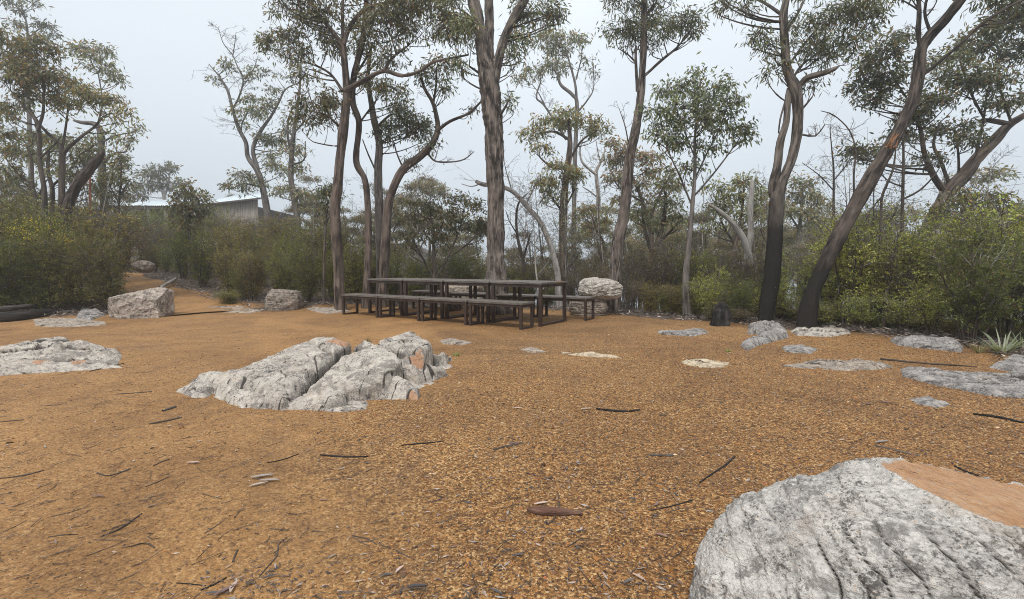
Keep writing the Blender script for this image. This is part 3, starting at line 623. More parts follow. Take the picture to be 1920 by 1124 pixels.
boulder('standing_stone', 'thin upright pale stone at the top bend of the path', 'stone', (c.x, c.y, c.z-.12), (.13, .1, .42), seed=35, power=3., sub=5, amp=.06, rough=.03, mat=ROCK)

# ================================================================== picnic tables and benches
def m_slat():
    m, n, p, out = mat_new('weathered_timber'); o = objc(n); s = mapping(n, o, (1.2, 14, 14))
    f = noise(n, s, 5, 6, .7, .6); g = noise(n, o, 1.7, 3, .6); k = noise(n, mapping(n, o, (3, 60, 60)), 3, 3)
    c = ramp(n, f, [(.3, (.03, .025, .021)), (.5, (.10, .084, .072)), (.7, (.25, .225, .20))])
    c = mixn(n, ramp(n, g, [(.55, 0.), (.68, .75)]), c, (.20, .105, .05))
    n.links.new(c, p.inputs['Base Color']); p.inputs['Roughness'].default_value = .55; p.inputs['Specular IOR Level'].default_value = .5
    bump(n, p, k, .4, .004); return m
SLAT = m_slat()
def box(mb, x0, y0, z0, x1, y1, z1, bev=.004):
    bm = bmesh.new(); bmesh.ops.create_cube(bm, size=1)
    for v in bm.verts: v.co = ((x0+x1)/2+v.co.x*(x1-x0), (y0+y1)/2+v.co.y*(y1-y0), (z0+z1)/2+v.co.z*(z1-z0))
    if bev: bmesh.ops.bevel(bm, geom=bm.edges[:], offset=bev, segments=1, affect='EDGES')
    bm.verts.ensure_lookup_table(); bmesh.ops.triangulate(bm, faces=bm.faces[:])
    mb.add([v.co[:] for v in bm.verts], None, [[q.index for q in f.verts] for f in bm.faces]); bm.free()
DX = np.array((-.84, .548)); DN = np.array((.548, .84)); ORG = np.array((.10, 7.92))   # along the row (leftwards and away), across it
RZ = math.atan2(DX[1], DX[0])
def furniture(kind, length, width, height, leg, nsl, label, cat, group, d0, n0):
    """x = along, y = across (towards the camera is -y after rotation)"""
    p = ORG+DX*(d0+length/2)+DN*(n0+width/2); z = T1(*p)
    r = empty(kind, (p[0], p[1], z-.004), label, cat, group, RZ)
    top_t = .038; L2, W2 = length/2, width/2; sw = (width-.008*(nsl-1))/nsl
    for k in range(nsl):
        mb = MB(); y = -W2+k*(sw+.008); j = random.Random(k*7+int(d0*10)).uniform(-.004, .004)
        box(mb, -L2+.004+j, y, height-top_t, L2-.004+j, y+sw, height, .004); mb.obj('slat', SLAT, r, smooth=False)
    s = leg/2; zt = height-top_t
    for sx in (-1, 1):
        for sy in (-1, 1):
            cx, cy2 = sx*(L2-s-.02), sy*(W2-s-.01)
            mb = MB(); box(mb, cx-s, cy2-s, 0.0, cx+s, cy2+s, zt-.002, .003); mb.obj('leg', STEEL, r, smooth=False)
        cx = sx*(L2-s-.02)
        mb = MB(); box(mb, cx-s*.9, -W2+2*s+.012, .003, cx+s*.9, W2-2*s-.012, leg*.8, .003); mb.obj('floor_rail', STEEL, r, smooth=False)
        mb = MB(); box(mb, cx-s*.9, -W2+2*s+.012, zt-leg*.9, cx+s*.9, W2-2*s-.012, zt-.003, .003); mb.obj('cross_rail', STEEL, r, smooth=False)
    for sy in (-1, 1):
        cy2 = sy*(W2-s-.01)
        mb = MB(); box(mb, -L2+2*s+.022, cy2-s*.6, zt-leg, L2-2*s-.022, cy2+s*.6, zt-.003, .003); mb.obj('apron_rail', STEEL, r, smooth=False)
    return r
ordn = ['at the right end', 'second from the right end', 'second from the left end', 'at the far left end']
for k in range(4):
    furniture('picnic_bench', 1.135, .42, .45, .046, 3, 'slatted backless bench in the near row, '+ordn[k], 'bench', 'benches in front of the picnic tables', -.08+k*1.15, 0)
for k in range(4):
    furniture('picnic_table', 1.095, .99, .77, .056, 6, 'dark framed slatted picnic table, '+ordn[k]+' of the table row', 'table', 'picnic tables in one long row', -.14+k*1.12, .54)
for k in range(4):
    furniture('picnic_bench', 1.135, .42, .45, .046, 3, 'slatted backless bench in the row behind the tables, '+ordn[k], 'bench', 'benches behind the picnic tables', -.42+k*1.16, 1.78)

# ================================================================== hut on the rise
def m_wall():
    m, n, p, out = mat_new('vertical_board_cladding'); o = objc(n); f = noise(n, mapping(n, o, (9, 9, .5)), 2.2, 4, .7)
    n.links.new(ramp(n, f, [(.35, (.17, .145, .125)), (.5, (.33, .29, .25)), (.65, (.46, .41, .37))]), p.inputs['Base Color']); p.inputs['Roughness'].default_value = .85; return m
CLAD = m_wall(); TIN = m_plain('pale_corrugated_steel', (.45, .52, .56), (.66, .72, .75), 3, .35, .1, .2)
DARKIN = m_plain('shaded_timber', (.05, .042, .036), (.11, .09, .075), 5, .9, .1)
Yh = 29.
def corr(mb, p00, p10, p11, p01, waves, amp=.02):
    """corrugated sheet; waves run along the p00->p10 side"""
    n1 = waves*6; u = np.linspace(0, 1, n1+1); a = np.array(p00)[None]*(1-u[:, None])+np.array(p10)[None]*u[:, None]; b = np.array(p01)[None]*(1-u[:, None])+np.array(p11)[None]*u[:, None]
    z = np.sin(u*waves*2*np.pi)[:, None]*np.array([[0, 0, amp]]); v = np.vstack([a+z, b+z, b+z-[0, 0, .04], a+z-[0, 0, .04]]); m_ = n1+1; i = np.arange(n1)
    q = np.vstack([np.stack([k*m_+i, k*m_+i+1, ((k+1) % 4)*m_+i+1, ((k+1) % 4)*m_+i], 1) for k in range(4)])
    mb.add(v, q)
hx0, hx1 = at(378, 400, Yh).x, at(484, 400, Yh).x; ax0 = at(228, 400, Yh).x
zE0 = at(393, 385, Yh).z; zE1 = at(489, 373, Yh).z; gz = T1((hx0+hx1)/2, Yh)-.6
hut = empty('timber_hut', ((hx0+hx1)/2, Yh, gz), 'timber clad hut with a pale skillion roof behind the shrubs on the rise', 'hut'); O = np.array(hut.location)
mb = MB(); nb = 34
for k in range(nb):
    u0, u1 = k/nb, (k+1)/nb; x0, x1 = hx0+(hx1-hx0)*u0, hx0+(hx1-hx0)*u1-.012; zt = zE0+(zE1-zE0)*(u0+u1)/2-.05; th = .02+.012*(k % 3)
    box(mb, x0-O[0], -.03-th*.5, 1.9, x1-O[0], .05, zt-O[2], 0)
mb.obj('wall', CLAD, hut, smooth=False)
mb = MB()
for k in range(60):
    x0 = hx0+(hx1-hx0)*k/60; box(mb, x0-O[0], .0, .2, x0-O[0]+.075, .06, 1.86, 0)
mb.obj('slat_screen', CLAD, hut, smooth=False)
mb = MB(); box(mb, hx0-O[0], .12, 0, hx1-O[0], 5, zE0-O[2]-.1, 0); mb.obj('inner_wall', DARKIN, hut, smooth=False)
mb = MB(); e0, e1 = zE0-O[2], zE1-O[2]
corr(mb, (hx0-.35-O[0], -.35, e0-.04), (hx1+.35-O[0], -.35, e1+.04), (hx1+.35-O[0], 5.3, e1+1.45), (hx0-.35-O[0], 5.3, e0+1.45), 46); mb.obj('roof', TIN, hut)
mb = MB(); b0 = np.array((hx0-.35-O[0], -.38, e0-.16)); b1 = np.array((hx1+.35-O[0], -.38, e1-.08))
mb.add([b0, b1, b1+[0, 0, .1], b0+[0, 0, .1], b0+[0, .03, 0], b1+[0, .03, 0], b1+[0, .03, .1], b0+[0, .03, .1]], [[0, 1, 2, 3], [4, 7, 6, 5], [3, 2, 6, 7], [0, 4, 5, 1]]); mb.obj('fascia', DARKIN, hut, smooth=False)
zS = at(250, 389, Yh).z; sx1 = at(330, 389, Yh).x
sh = empty('open_shelter', ((ax0+sx1)/2, Yh, gz), 'open fronted shelter with a low corrugated roof, left of the timber hut', 'shelter'); O = np.array(sh.location)
mb = MB(); corr(mb, (ax0-O[0], -1, zS-O[2]), (sx1-O[0]+.3, -1, zS-O[2]), (sx1-O[0]+.3, 3.6, zS-O[2]+.95), (ax0-O[0]+.6, 3.6, zS-O[2]+.95), 30); mb.obj('roof', TIN, sh)
mb = MB(); box(mb, ax0-O[0]+.05, -.97, zS-O[2]-.22, sx1-O[0]+.28, -.90, zS-O[2]-.03, 0); mb.obj('beam', DARKIN, sh, smooth=False)
for k in range(4):
    x0 = ax0-O[0]+.3+(sx1-ax0-.3)*k/3; mb = MB(); box(mb, x0-.07, -.93, 0, x0+.07, -.79, zS-O[2]-.23, 0); mb.obj('post', CLAD, sh, smooth=False)
mb = MB(); box(mb, ax0-O[0]-.5, .9, 0, sx1-O[0]+.1, 1.0, zS-O[2]+.1, 0); mb.obj('back_wall', DARKIN, sh, smooth=False)
# ================================================================== trees
G_OLIVE = ((.085, .090, .045), (.27, .265, .15)); G_DARK = ((.065, .076, .04), (.22, .23, .135)); G_BROWN = ((.14, .095, .045), (.31, .20, .09))
G_GREY = ((.10, .105, .065), (.25, .25, .165)); G_YELL = ((.09, .10, .03), (.18, .18, .07)); G_BRIGHT = ((.16, .175, .045), (.36, .37, .10)); G_TEA = ((.085, .10, .025), (.25, .25, .065))
def tones(pal, N, rng, br=.1, shift=None):
    t = rng.random(N)**1.2; c = mixc(pal[0], pal[1], t); k = rng.random(N) < br
    c[k] = mixc(G_BROWN[0], G_BROWN[1], rng.random(k.sum())); c *= rng.uniform(.8, 1.2, (N, 1))
    if shift is not None: c *= shift
    return np.concatenate([c, np.ones((N, 1))], 1)
def crown(mb, clumps, stem, rng, LL=0.112, LW=0.031, dens=1., pal=G_OLIVE, br=.1, wood=1, lmat=0, twig_r=.0055, droop=.8, thick=.016, browntop=0.):
    """clumps: (centre, (rx,ry,rz), density); stem: sampled wood points with radius"""
    sp = stem[:, :3]
    for (c, r, dm) in clumps:
        c = np.array(c); r = np.array(r, float)*1.2
        base = c+np.array([rng.normal(0, r[0]*.15), rng.normal(0, r[1]*.15), -r[2]*.75])
        dd = np.linalg.norm(sp-base, axis=1)+np.maximum(sp[:, 2]-base[2]+.25, 0)*1.5+.25*np.maximum(base[2]-sp[:, 2]-2.0, 0)
        j = int(np.argmin(dd)); a = sp[j]; L = np.linalg.norm(base-a)
        ctl = a*.45+base*.55+np.array([0, 0, -.12*L])+rng.normal(0, .07, 3)*L
        t = np.linspace(0, 1, 6)[:, None]; bz = (1-t)**2*a+2*t*(1-t)*ctl+t*t*base
        r0 = min(stem[j, 3]*.6, max(thick*.5, thick*(.6+.5*L)))
        tube(mb, np.hstack([bz, np.linspace(r0, r0*.45, 6)[:, None]]), 6, .15, mat=wood)
        area = math.pi*r[0]*r[2]; nh = int(np.clip(area*7, 3, 14)); nt_ = int(np.clip(area*95*dm, 16, 600))
        def inside(n, k0, k1):
            d = nrm(rng.normal(0, 1, (n, 3))); d[:, 2] = np.where(d[:, 2] < -.35, -d[:, 2]*.6, d[:, 2])
            return c+d*r*(k0+(k1-k0)*rng.random((n, 1))**.6)
        hub = inside(nh, .15, .65); hub[:, 2] -= r[2]*.1
        twigs(mb, np.tile(base, (nh, 1)), hub, r0*.42, twig_r*1.1, wood, .09, rng)
        tip = inside(nt_, .45, 1.08); hi = np.argmin(np.linalg.norm(tip[:, None]-hub[None], axis=2), axis=1)
        twigs(mb, hub[hi], tip, twig_r, twig_r*.35, wood, .08, rng)
        n = int(area*1180*dens*max(dm, .75)*(.10*.024)/(LL*LW)); ti = rng.integers(0, nt_, n)
        # leaves follow the last part of their twig
        f = rng.random((n, 1))**.6; q = hub[hi[ti]]*(1-f)+tip[ti]*f; q = q+rng.normal(0, .045+LL*.25, (n, 3))
        out_ = nrm(q-c); D = nrm(out_*.45+rng.normal(0, .55, (n, 3))+np.array([0, 0, -droop]))
        tn_ = tones(pal, n, rng, br, np.clip(1+.18*rng.normal(), .7, 1.3))
        if browntop:
            hz = (q[:, 2]-c[2])/r[2]; k = (rng.random(n) < browntop*sstep(hz, -.2, .9)); tn_[k, :3] = mixc(G_BROWN[0], G_BROWN[1], rng.random(k.sum()))*rng.uniform(.9, 1.25, (k.sum(), 1))
        leaves(mb, q, D, LL*rng.uniform(.65, 1.25, n), LW*rng.uniform(.7, 1.2, n), lmat, tn_, rng)
def baretw(mb, S, rng, n=14, L=.6, mat=1, up=.6, r=.006, lo=.3):
    """bare branching twigs along a stem"""
    m = len(S); k = rng.integers(int(m*lo), m, n); A = S[k, :3]; D = nrm(rng.normal(0, 1, (n, 3))*np.array([1, .8, .6])+np.array([0, 0, up]))
    l = L*rng.uniform(.4, 1.1, (n, 1)); B = A+D*l; twigs(mb, A, B, np.minimum(S[k, 3]*.6, r), r*.45, mat, .08, rng)
    for lev in range(2):
        k = rng.integers(0, len(A), len(A)*3); f = rng.uniform(.3, 1, (len(k), 1)); A2 = A[k]*(1-f)+B[k]*f
        l = l[k]*rng.uniform(.3, .6, (len(k), 1)); B2 = A2+nrm(nrm(B[k]-A[k])+rng.normal(0, .55, (len(k), 3)))*l
        r *= .6; twigs(mb, A2, B2, r, r*.4, mat, .08, rng); A, B = A2, B2
def px3(st, Y):
    """stem rows (px,py,width px,[dY]) -> x,y,z,radius"""
    o = []
    for s in st:
        y = Y+(s[3] if len(s) > 3 else 0); p = at(s[0], s[1], y); o.append((p.x, p.y, p.z, s[2]*.46*y/F))
    return o
def tree(name, label, cat, Y, stems, clumps, bark, seed, group=None, n=14, rough=.05, foot=True, pal=G_OLIVE, LL=0.112, LW=0.031, dens=1., br=.1, bare=(), droop=.8, depth=.85, flare=.15, step=.06, browntop=0., twigm=None, leafm=None):
    rng = np.random.default_rng(seed); root = None; tb = MB(); samples = []
    for k, st in enumerate(stems):
        P = px3(st, Y)
        if k == 0:
            x0, y0 = P[0][0], P[0][1]; z0 = T1(x0, y0)
            if foot and P[0][2] > z0+.05:
                dx = (P[0][0]-P[1][0])*.3; dy = 0; P = [(x0+dx, y0, z0-.15, P[0][3]*1.12)]+P
            root = empty(name, (P[0][0], P[0][1], z0), label, cat, group)
        wig = [(p[0]+rng.normal(0, p[3]*.12), p[1]+rng.normal(0, .03), p[2], p[3]) for p in P] if k else P
        big = P[0][3] > .07
        tube(tb, wig, n if P[0][3] > .05 else 8, step if big else .10, rough if P[0][3] > .03 else 0, seed=seed+k, flare=flare if k == 0 else 0)
        samples.append(spline(wig, .12))
    org = np.array(root.location); tb.obj('trunk', bark, root, org=org)
    S = np.vstack(samples)
    if clumps or bare:
        mb = MB(); cl = []
        for q in clumps:
            y = Y+(q[5] if len(q) > 5 else rng.uniform(-.5, .5)*min(1.5, q[2]*Y/F*1.2)); c = at(q[0], q[1], y); rx = q[2]*y/F; rz = q[3]*y/F
            cl.append(((c.x, c.y, c.z), (rx, rx*depth, rz), q[4] if len(q) > 4 else 1.))
        ex = []
        for (c_, r_, d_2) in cl:
            for _ in range(2):
                o_ = nrm(rng.normal(0, 1, (1, 3)))[0]*np.array(r_)*rng.uniform(.7, 1.15); ex.append((tuple(np.array(c_)+o_), tuple(np.array(r_)*rng.uniform(.35, .6)), d_2*.8))
        cl = cl+ex
        if cl: crown(mb, cl, S, rng, LL, LW, dens, pal, br, droop=droop, browntop=browntop)
        for (k, cnt, L, lo) in bare:
            m2 = mb if cl else MB(); baretw(m2, samples[k], rng, cnt, L, 1, lo=lo, r=.006 if Y < 14 else .010)
            if not cl: m2.obj('crown', [LEAF, bark], root, org=org)
        if cl: mb.obj('crown', [leafm or LEAF, twigm or (BARK_DARK if Y < 15 else bark)], root, org=org)
    return root

# --- the thick forked trunk behind the tables
tree('gum_tree', 'thick rough barked gum trunk forking high up, right behind the picnic tables', 'tree', 10.6,
     [[(936, 592, 50), (932, 543, 42), (930, 487, 37), (929, 400, 33), (928, 320, 35), (925, 250, 37), (921, 195, 40), (917, 155, 41), (912, 128, 33), (906, 107, 27), (899, 53, 23), (889, 8, 22), (879, -40, 18, .2), (870, -110, 14, .4)],
      [(920, 165, 20, .1), (918, 100, 18, .2), (917, 50, 17, .3), (917, -10, 16, .4), (925, -90, 12, .6)],
      [(922, 160, 24), (933, 121, 19), (945, 75, 17), (965, 32, 17), (987, -5, 15), (1010, -70, 12)],
      [(945, 78, 7, .1), (972, 40, 5, .2), (1005, 25, 4, .3), (1030, 35, 3, .3)],
      [(900, 60, 6), (882, 30, 5, -.1), (860, 15, 3, -.2)], [(927, 235, 6), (948, 200, 4, -.2), (955, 185, 2, -.2)], [(914, 150, 7), (895, 135, 5, .2), (872, 120, 3, .3)]],
     [(1015, 38, 42, 20), (985, 14, 28, 16, .8), (972, 75, 24, 30, .6), (1040, 30, 16, 16, .7), (950, 195, 12, 20, .7), (960, 110, 18, 18, .5), (872, 50, 26, 30, .8), (868, 130, 16, 22, .7), (990, -40, 60, 30), (880, -60, 60, 35), (850, 5, 22, 20, .8)],
     BARK_ROUGH, 1, n=40, rough=.16, step=.028, pal=G_DARK, LL=0.129, LW=0.028)
# --- clump of four left of it
tree('gum_tree', 'tallest gum of the left centre clump, trunk splitting into three dark boughs', 'tree', 11.2,
     [[(640, 585, 22), (636, 545, 21), (634, 487, 20), (628, 400, 20), (633, 350, 19), (637, 302, 18), (643, 249, 18), (650, 178, 15), (645, 107, 12), (643, 85, 12)],
      [(643, 90, 9), (629, 66, 8), (603, 36, 7, .2), (585, 7, 6, .3), (578, -30, 5, .4)], [(644, 90, 8), (643, 45, 7), (643, 0, 6), (645, -50, 5)],
      [(645, 85, 9), (654, 53, 9), (675, 25, 8, -.2), (700, 11, 7, -.3), (745, 4, 5, -.4)],
      [(650, 172, 11), (682, 151, 9, -.2), (718, 133, 8, -.3), (754, 142, 7, -.4), (789, 132, 6, -.4), (814, 117, 5, -.5), (878, 101, 3, -.6)],
      [(720, 134, 6, -.3), (736, 107, 5, -.2), (764, 85, 3, 0)], [(642, 170, 7), (622, 142, 5, .3), (593, 123, 4, .4), (565, 114, 3, .5)], [(645, 245, 5), (610, 215, 4, -.2), (590, 212, 3, -.3)], [(646, 270, 4), (630, 275, 3), (590, 268, 2), (575, 255, 1.5)]],
     [(533, 85, 40, 30), (560, 105, 26, 16, .6), (551, 14, 40, 20, .8), (583, 45, 35, 26, .8), (612, 34, 34, 28, .7), (625, 92, 32, 24, .8), (572, 137, 30, 14, .8), (595, 200, 48, 26), (570, 222, 32, 18, .8), (625, 195, 24, 20, .7), (714, 53, 48, 34), (800, 40, 62, 40), (855, 60, 34, 38, .9), (740, 20, 40, 22, .8), (821, 125, 32, 16, .7), (736, 100, 30, 16, .7), (660, -20, 70, 25), (560, -25, 50, 20), (775, 0, 50, 20)],
     BARK_BROWN, 2, n=22, rough=.09, step=.05, pal=G_OLIVE, LL=0.129, LW=0.033, browntop=.35)
tree('gum_tree', 'slim wavy brown trunk just right of the tallest gum in the left centre clump', 'tree', 11.6,
     [[(686, 560, 15), (690, 480, 14), (690, 395, 13), (684, 338, 12), (668, 302, 12), (673, 231, 12), (661, 190, 12), (664, 142, 12), (680, 75, 11), (686, 21, 10), (688, -40, 8)],
      [(664, 150, 5), (690, 105, 4, .3), (700, 80, 3, .4)], [(672, 235, 4), (700, 190, 3, .3)], [(684, 40, 5), (700, 0, 4), (720, -25, 3)]],
     [(700, 165, 34, 22, .8), (693, 90, 26, 20, .7), (735, 175, 30, 20, .8), (715, 120, 22, 14, .6), (730, -25, 50, 24), (670, 60, 22, 30, .5)], BARK_BROWN, 3, n=18, rough=.08, step=.05, pal=G_OLIVE, LL=0.129, LW=0.033, browntop=.2)
tree('gum_tree', 'straight grey trunk third from the left in the left centre clump', 'tree', 12.2,
     [[(714, 560, 20), (713, 470, 18), (711, 399, 17), (709, 320, 16), (711, 270, 14), (702, 228, 13), (697, 199, 11), (690, 150, 8), (695, 90, 6)],
      [(709, 330, 4), (690, 290, 3, .2), (680, 262, 2, .3)], [(705, 240, 5), (735, 215, 4), (760, 225, 3)]],
     [(764, 231, 44, 24), (785, 252, 34, 18, .9), (745, 205, 24, 14, .7), (730, 260, 22, 14, .5)], BARK_GREY, 4, n=20, rough=.05, step=.06, pal=G_DARK, LL=0.134, LW=0.033)
tree('gum_tree', 'gum with a trunk bowing out to the right from the left centre clump', 'tree', 11.8,
     [[(716, 570, 19), (722, 470, 19), (727, 391, 18), (739, 349, 16), (757, 317, 16), (786, 295, 15), (810, 270, 13), (821, 243, 11), (817, 213, 9), (811, 192, 8), (796, 166, 6), (789, 142, 5)],
      [(820, 247, 7), (843, 228, 6, -.2), (878, 213, 5, -.3), (898, 196, 4, -.4), (915, 175, 3, -.4)], [(800, 283, 4), (814, 301, 3.5), (845, 305, 3), (870, 300, 2.5), (889, 285, 1.5)], [(812, 195, 5), (818, 160, 4), (818, 125, 3)], [(757, 317, 4), (745, 290, 3), (738, 265, 2.5)]],
     [(789, 145, 18, 12, .6), (822, 150, 20, 16, .5), (800, 275, 22, 14, .7), (882, 206, 10, 8, .6), (770, 305, 14, 10, .5), (835, 172, 14, 12, .5)], BARK_BROWN, 5, n=20, rough=.07, step=.05, pal=G_DARK, LL=0.129, LW=0.031, bare=((0, 10, .5, .7), (1, 6, .35, .3), (2, 6, .25, .3)))
# --- tall slim tree right of centre
tree('gum_tree', 'tall slim gum leaning slightly right, with a small flat crown either side of its trunk', 'tree', 11,
     [[(1148, 590, 30), (1155, 502, 25), (1160, 450, 24), (1171, 393, 22), (1180, 302, 20), (1194, 232, 17), (1203, 160, 14), (1207, 71, 12.5), (1208, 0, 11.5), (1207, -70, 9)],
      [(1196, 170, 7), (1193, 117, 6), (1193, 85, 4)], [(1194, 118, 4), (1180, 104, 3), (1158, 92, 1.5)], [(1209, 142, 6), (1244, 110, 5), (1269, 89, 4), (1290, 65, 2.5)], [(1181, 290, 3), (1173, 240, 2.5), (1160, 205, 1.2)], [(1208, 30, 5), (1225, 12, 4), (1236, -8, 3)]],
     [(1168, 52, 36, 20), (1188, 72, 22, 22, .8), (1240, 45, 34, 18), (1280, 50, 40, 20), (1235, 75, 24, 16, .8), (1300, 62, 20, 14, .8), (1170, 8, 34, 14), (1225, 10, 26, 12, .7), (1200, -60, 60, 30)], BARK_ROUGH, 6, n=26, rough=.10, step=.04, pal=G_DARK, LL=0.123, LW=0.028, bare=((4, 5, .3, .4),))
# --- umbrella crowned trees
tree('gum_tree', 'dark trunked gum with two layered umbrella crowns just right of the thick trunk', 'tree', 17,
     [[(1056, 560, 19), (1056, 499, 17), (1056, 409, 17), (1060, 345, 14), (1068, 285, 12), (1068, 249, 8), (1066, 225, 5)],
      [(1067, 262, 6), (1040, 248, 5, .3), (1015, 250, 3, .4)], [(1068, 300, 5), (1090, 265, 4), (1118, 245, 3)], [(1064, 318, 5), (1035, 314, 4), (1012, 295, 3)], [(1057, 400, 5), (1030, 365, 4)], [(1060, 390, 4), (1080, 350, 3)]],
     [(1062, 216, 30, 12), (1036, 232, 34, 14), (1002, 252, 30, 14), (1098, 232, 30, 15), (1124, 245, 20, 16), (1013, 283, 26, 10, .8), (1049, 318, 30, 15), (1020, 348, 24, 20), (1080, 334, 20, 17), (1040, 365, 22, 14, .8), (1070, 330, 18, 12)], BARK_BROWN, 7, n=16, rough=.06, pal=G_OLIVE, LL=0.168, LW=0.051, browntop=.7, dens=1.1)
tree('gum_tree', 'hazy thin gum rising above and behind the umbrella crowned one', 'tree', 23,
     [[(1075, 480, 10), (1078, 300, 9), (1082, 199, 8), (1073, 178, 7), (1052, 160, 6), (1045, 140, 4)], [(1082, 200, 6), (1079, 160, 5), (1069, 120, 4), (1060, 90, 3)], [(1083, 210, 4), (1100, 190, 3), (1113, 165, 2), (1112, 120, 1.5)],
      [(1062, 262, 5), (1022, 200, 4), (1006, 183, 3.5), (1015, 150, 2.5)], [(1022, 200, 3), (1010, 175, 2), (998, 158, 1.5)], [(1080, 150, 3), (1090, 110, 2), (1092, 90, 1.5)]],
     [(1062, 72, 28, 13), (1022, 80, 24, 18), (1045, 98, 26, 16, .8), (1085, 78, 14, 12, .7), (1038, 128, 34, 12), (1003, 137, 24, 13), (977, 152, 14, 9), (1102, 112, 18, 6, .7), (1110, 135, 9, 5, .6)], BARK_GREY, 8, n=10, rough=.0, pal=G_GREY, LL=0.224, LW=0.064, browntop=.45, bare=((2, 12, .8, .2), (3, 12, .8, .2), (5, 8, .7, .2)))
# --- twin stemmed tree
tree('gum_tree', 'charred based gum whose two stems part and rejoin below a broken stub branch', 'tree', 8.9,
     [[(1435, 606, 29), (1441, 560, 29), (1448, 513, 29), (1454, 425, 27), (1457, 372, 27), (1463, 345, 23), (1473, 325, 18, .04), (1485, 295, 18.5, .05), (1494, 249, 20, .05), (1496, 205, 18), (1490, 165, 20), (1476, 130, 17), (1471, 71, 16), (1469, 28, 15), (1476, -10, 12), (1484, -70, 10)],
      [(1455, 385, 15), (1452, 350, 18), (1456, 313, 16), (1463, 267, 15), (1473, 231, 13), (1481, 190, 13), (1487, 165, 15)],
      [(1470, 30, 9), (1452, 14, 6, .1), (1434, 2, 5, .2), (1400, -10, 4, .3)], [(1472, 60, 6), (1490, 35, 5, .2), (1505, 5, 4, .3)], [(1487, 172, 13), (1500, 158, 12.5), (1513, 147, 12, -.1), (1549, 136, 11, -.3), (1566, 129, 8, -.4), (1574, 124, 2, -.42)],
      [(1500, 210, 5), (1511, 196, 4), (1523, 182, 2.5)], [(1476, 188, 4), (1461, 226, 3.4), (1461, 250, 2.5)], [(1480, 120, 5), (1510, 80, 4, .2), (1540, 50, 3, .4), (1600, 30, 2, .6)], [(1485, 150, 5), (1510, 118, 4, .2), (1545, 95, 3, .3), (1580, 85, 2, .4)], [(1504, 252, 4), (1530, 255, 3, -.1), (1545, 235, 2, -.2)]],
     [(1425, 68, 24, 18, .8), (1442, 92, 24, 18, .8), (1455, 125, 18, 12, .6), (1513, 53, 34, 28, .8), (1522, 92, 34, 22, .8), (1556, 36, 38, 26, .8), (1592, 20, 40, 20, .8), (1622, 38, 36, 24, .8), (1570, 84, 34, 18, .8), (1618, 78, 24, 20, .8), (1389, 7, 40, 14, .8), (1355, 14, 20, 14, .7), (1650, 8, 20, 14), (1522, 157, 20, 10, .6), (1439, 142, 9, 9, .5), (1545, 112, 26, 10, .6), (1500, -40, 80, 30)],
     BARK_CHAR2, 9, n=30, rough=.11, step=.035, pal=G_DARK, LL=0.129, LW=0.024, flare=.12, bare=((9, 8, .3, .3),))
# --- leaning tree
lean = tree('gum_tree', 'dark shaggy trunk leaning steeply right out of a charred foot, with an orange wound', 'tree', 8.0,
     [[(1512, 606, 34), (1517, 575, 31), (1525, 548, 29), (1538, 515, 28), (1558, 471, 29), (1583, 425, 29), (1608, 378, 28), (1632, 335, 28), (1662, 285, 26), (1694, 228, 23), (1713, 185, 21), (1723, 135, 21), (1727, 95, 21), (1743, 68, 20), (1770, 39, 19), (1798, 4, 18), (1840, -55, 15)],
      [(1724, 95, 9), (1723, 60, 8), (1724, 20, 7), (1722, -40, 6)], [(1728, 142, 7), (1763, 114, 6, -.1), (1798, 85, 6, -.2), (1834, 50, 5.5, -.3), (1876, 21, 5, -.4), (1940, -10, 4, -.5)], [(1743, 68, 6, .1), (1736, 20, 5, .2), (1742, -30, 4, .2)], [(1605, 385, 4, .2), (1602, 330, 3.5, .3), (1600, 285, 3, .4), (1592, 245, 2.5, .4), (1567, 215, 2, .4), (1540, 208, 1.5, .4)]],
     [(1865, 0, 40, 18, .8), (1905, 18, 28, 16, .7), (1780, -50, 80, 30), (1890, -40, 50, 24), (1700, -25, 30, 12)],
     BARK_CHAR, 10, n=32, rough=.15, step=.032, pal=G_DARK, LL=0.123, LW=0.026, flare=.25, bare=((1, 8, .3, .2), (4, 10, .35, .3)))
pw = at(1672, 272, 7.86); rg = np.random.default_rng(77); mb = MB()
for k in range(15):
    a0 = pw+Vector((rg.normal(0, .05)-.02, rg.normal(0, .02), rg.normal(0, .05))); a1 = a0+Vector((.09*rg.random()-.03, -.05, .13*rg.random()))
    tube(mb, [(*a0, .015), (*((a0+a1)/2), .010), (*a1, .002)], 6, .03, c=(1, 0, 0, 1))
m, n, p, out = mat_new('fresh_orange_wood'); n.links.new(mixn(n, noise(n, objc(n), 22, 4, .7), (.26, .11, .05), (.42, .24, .13)), p.inputs['Base Color']); p.inputs['Roughness'].default_value = .8
wd = mb.obj('branch_scar', m, lean, org=np.array(lean.location)); wd['label'] = 'splintered orange wound where a branch tore off'
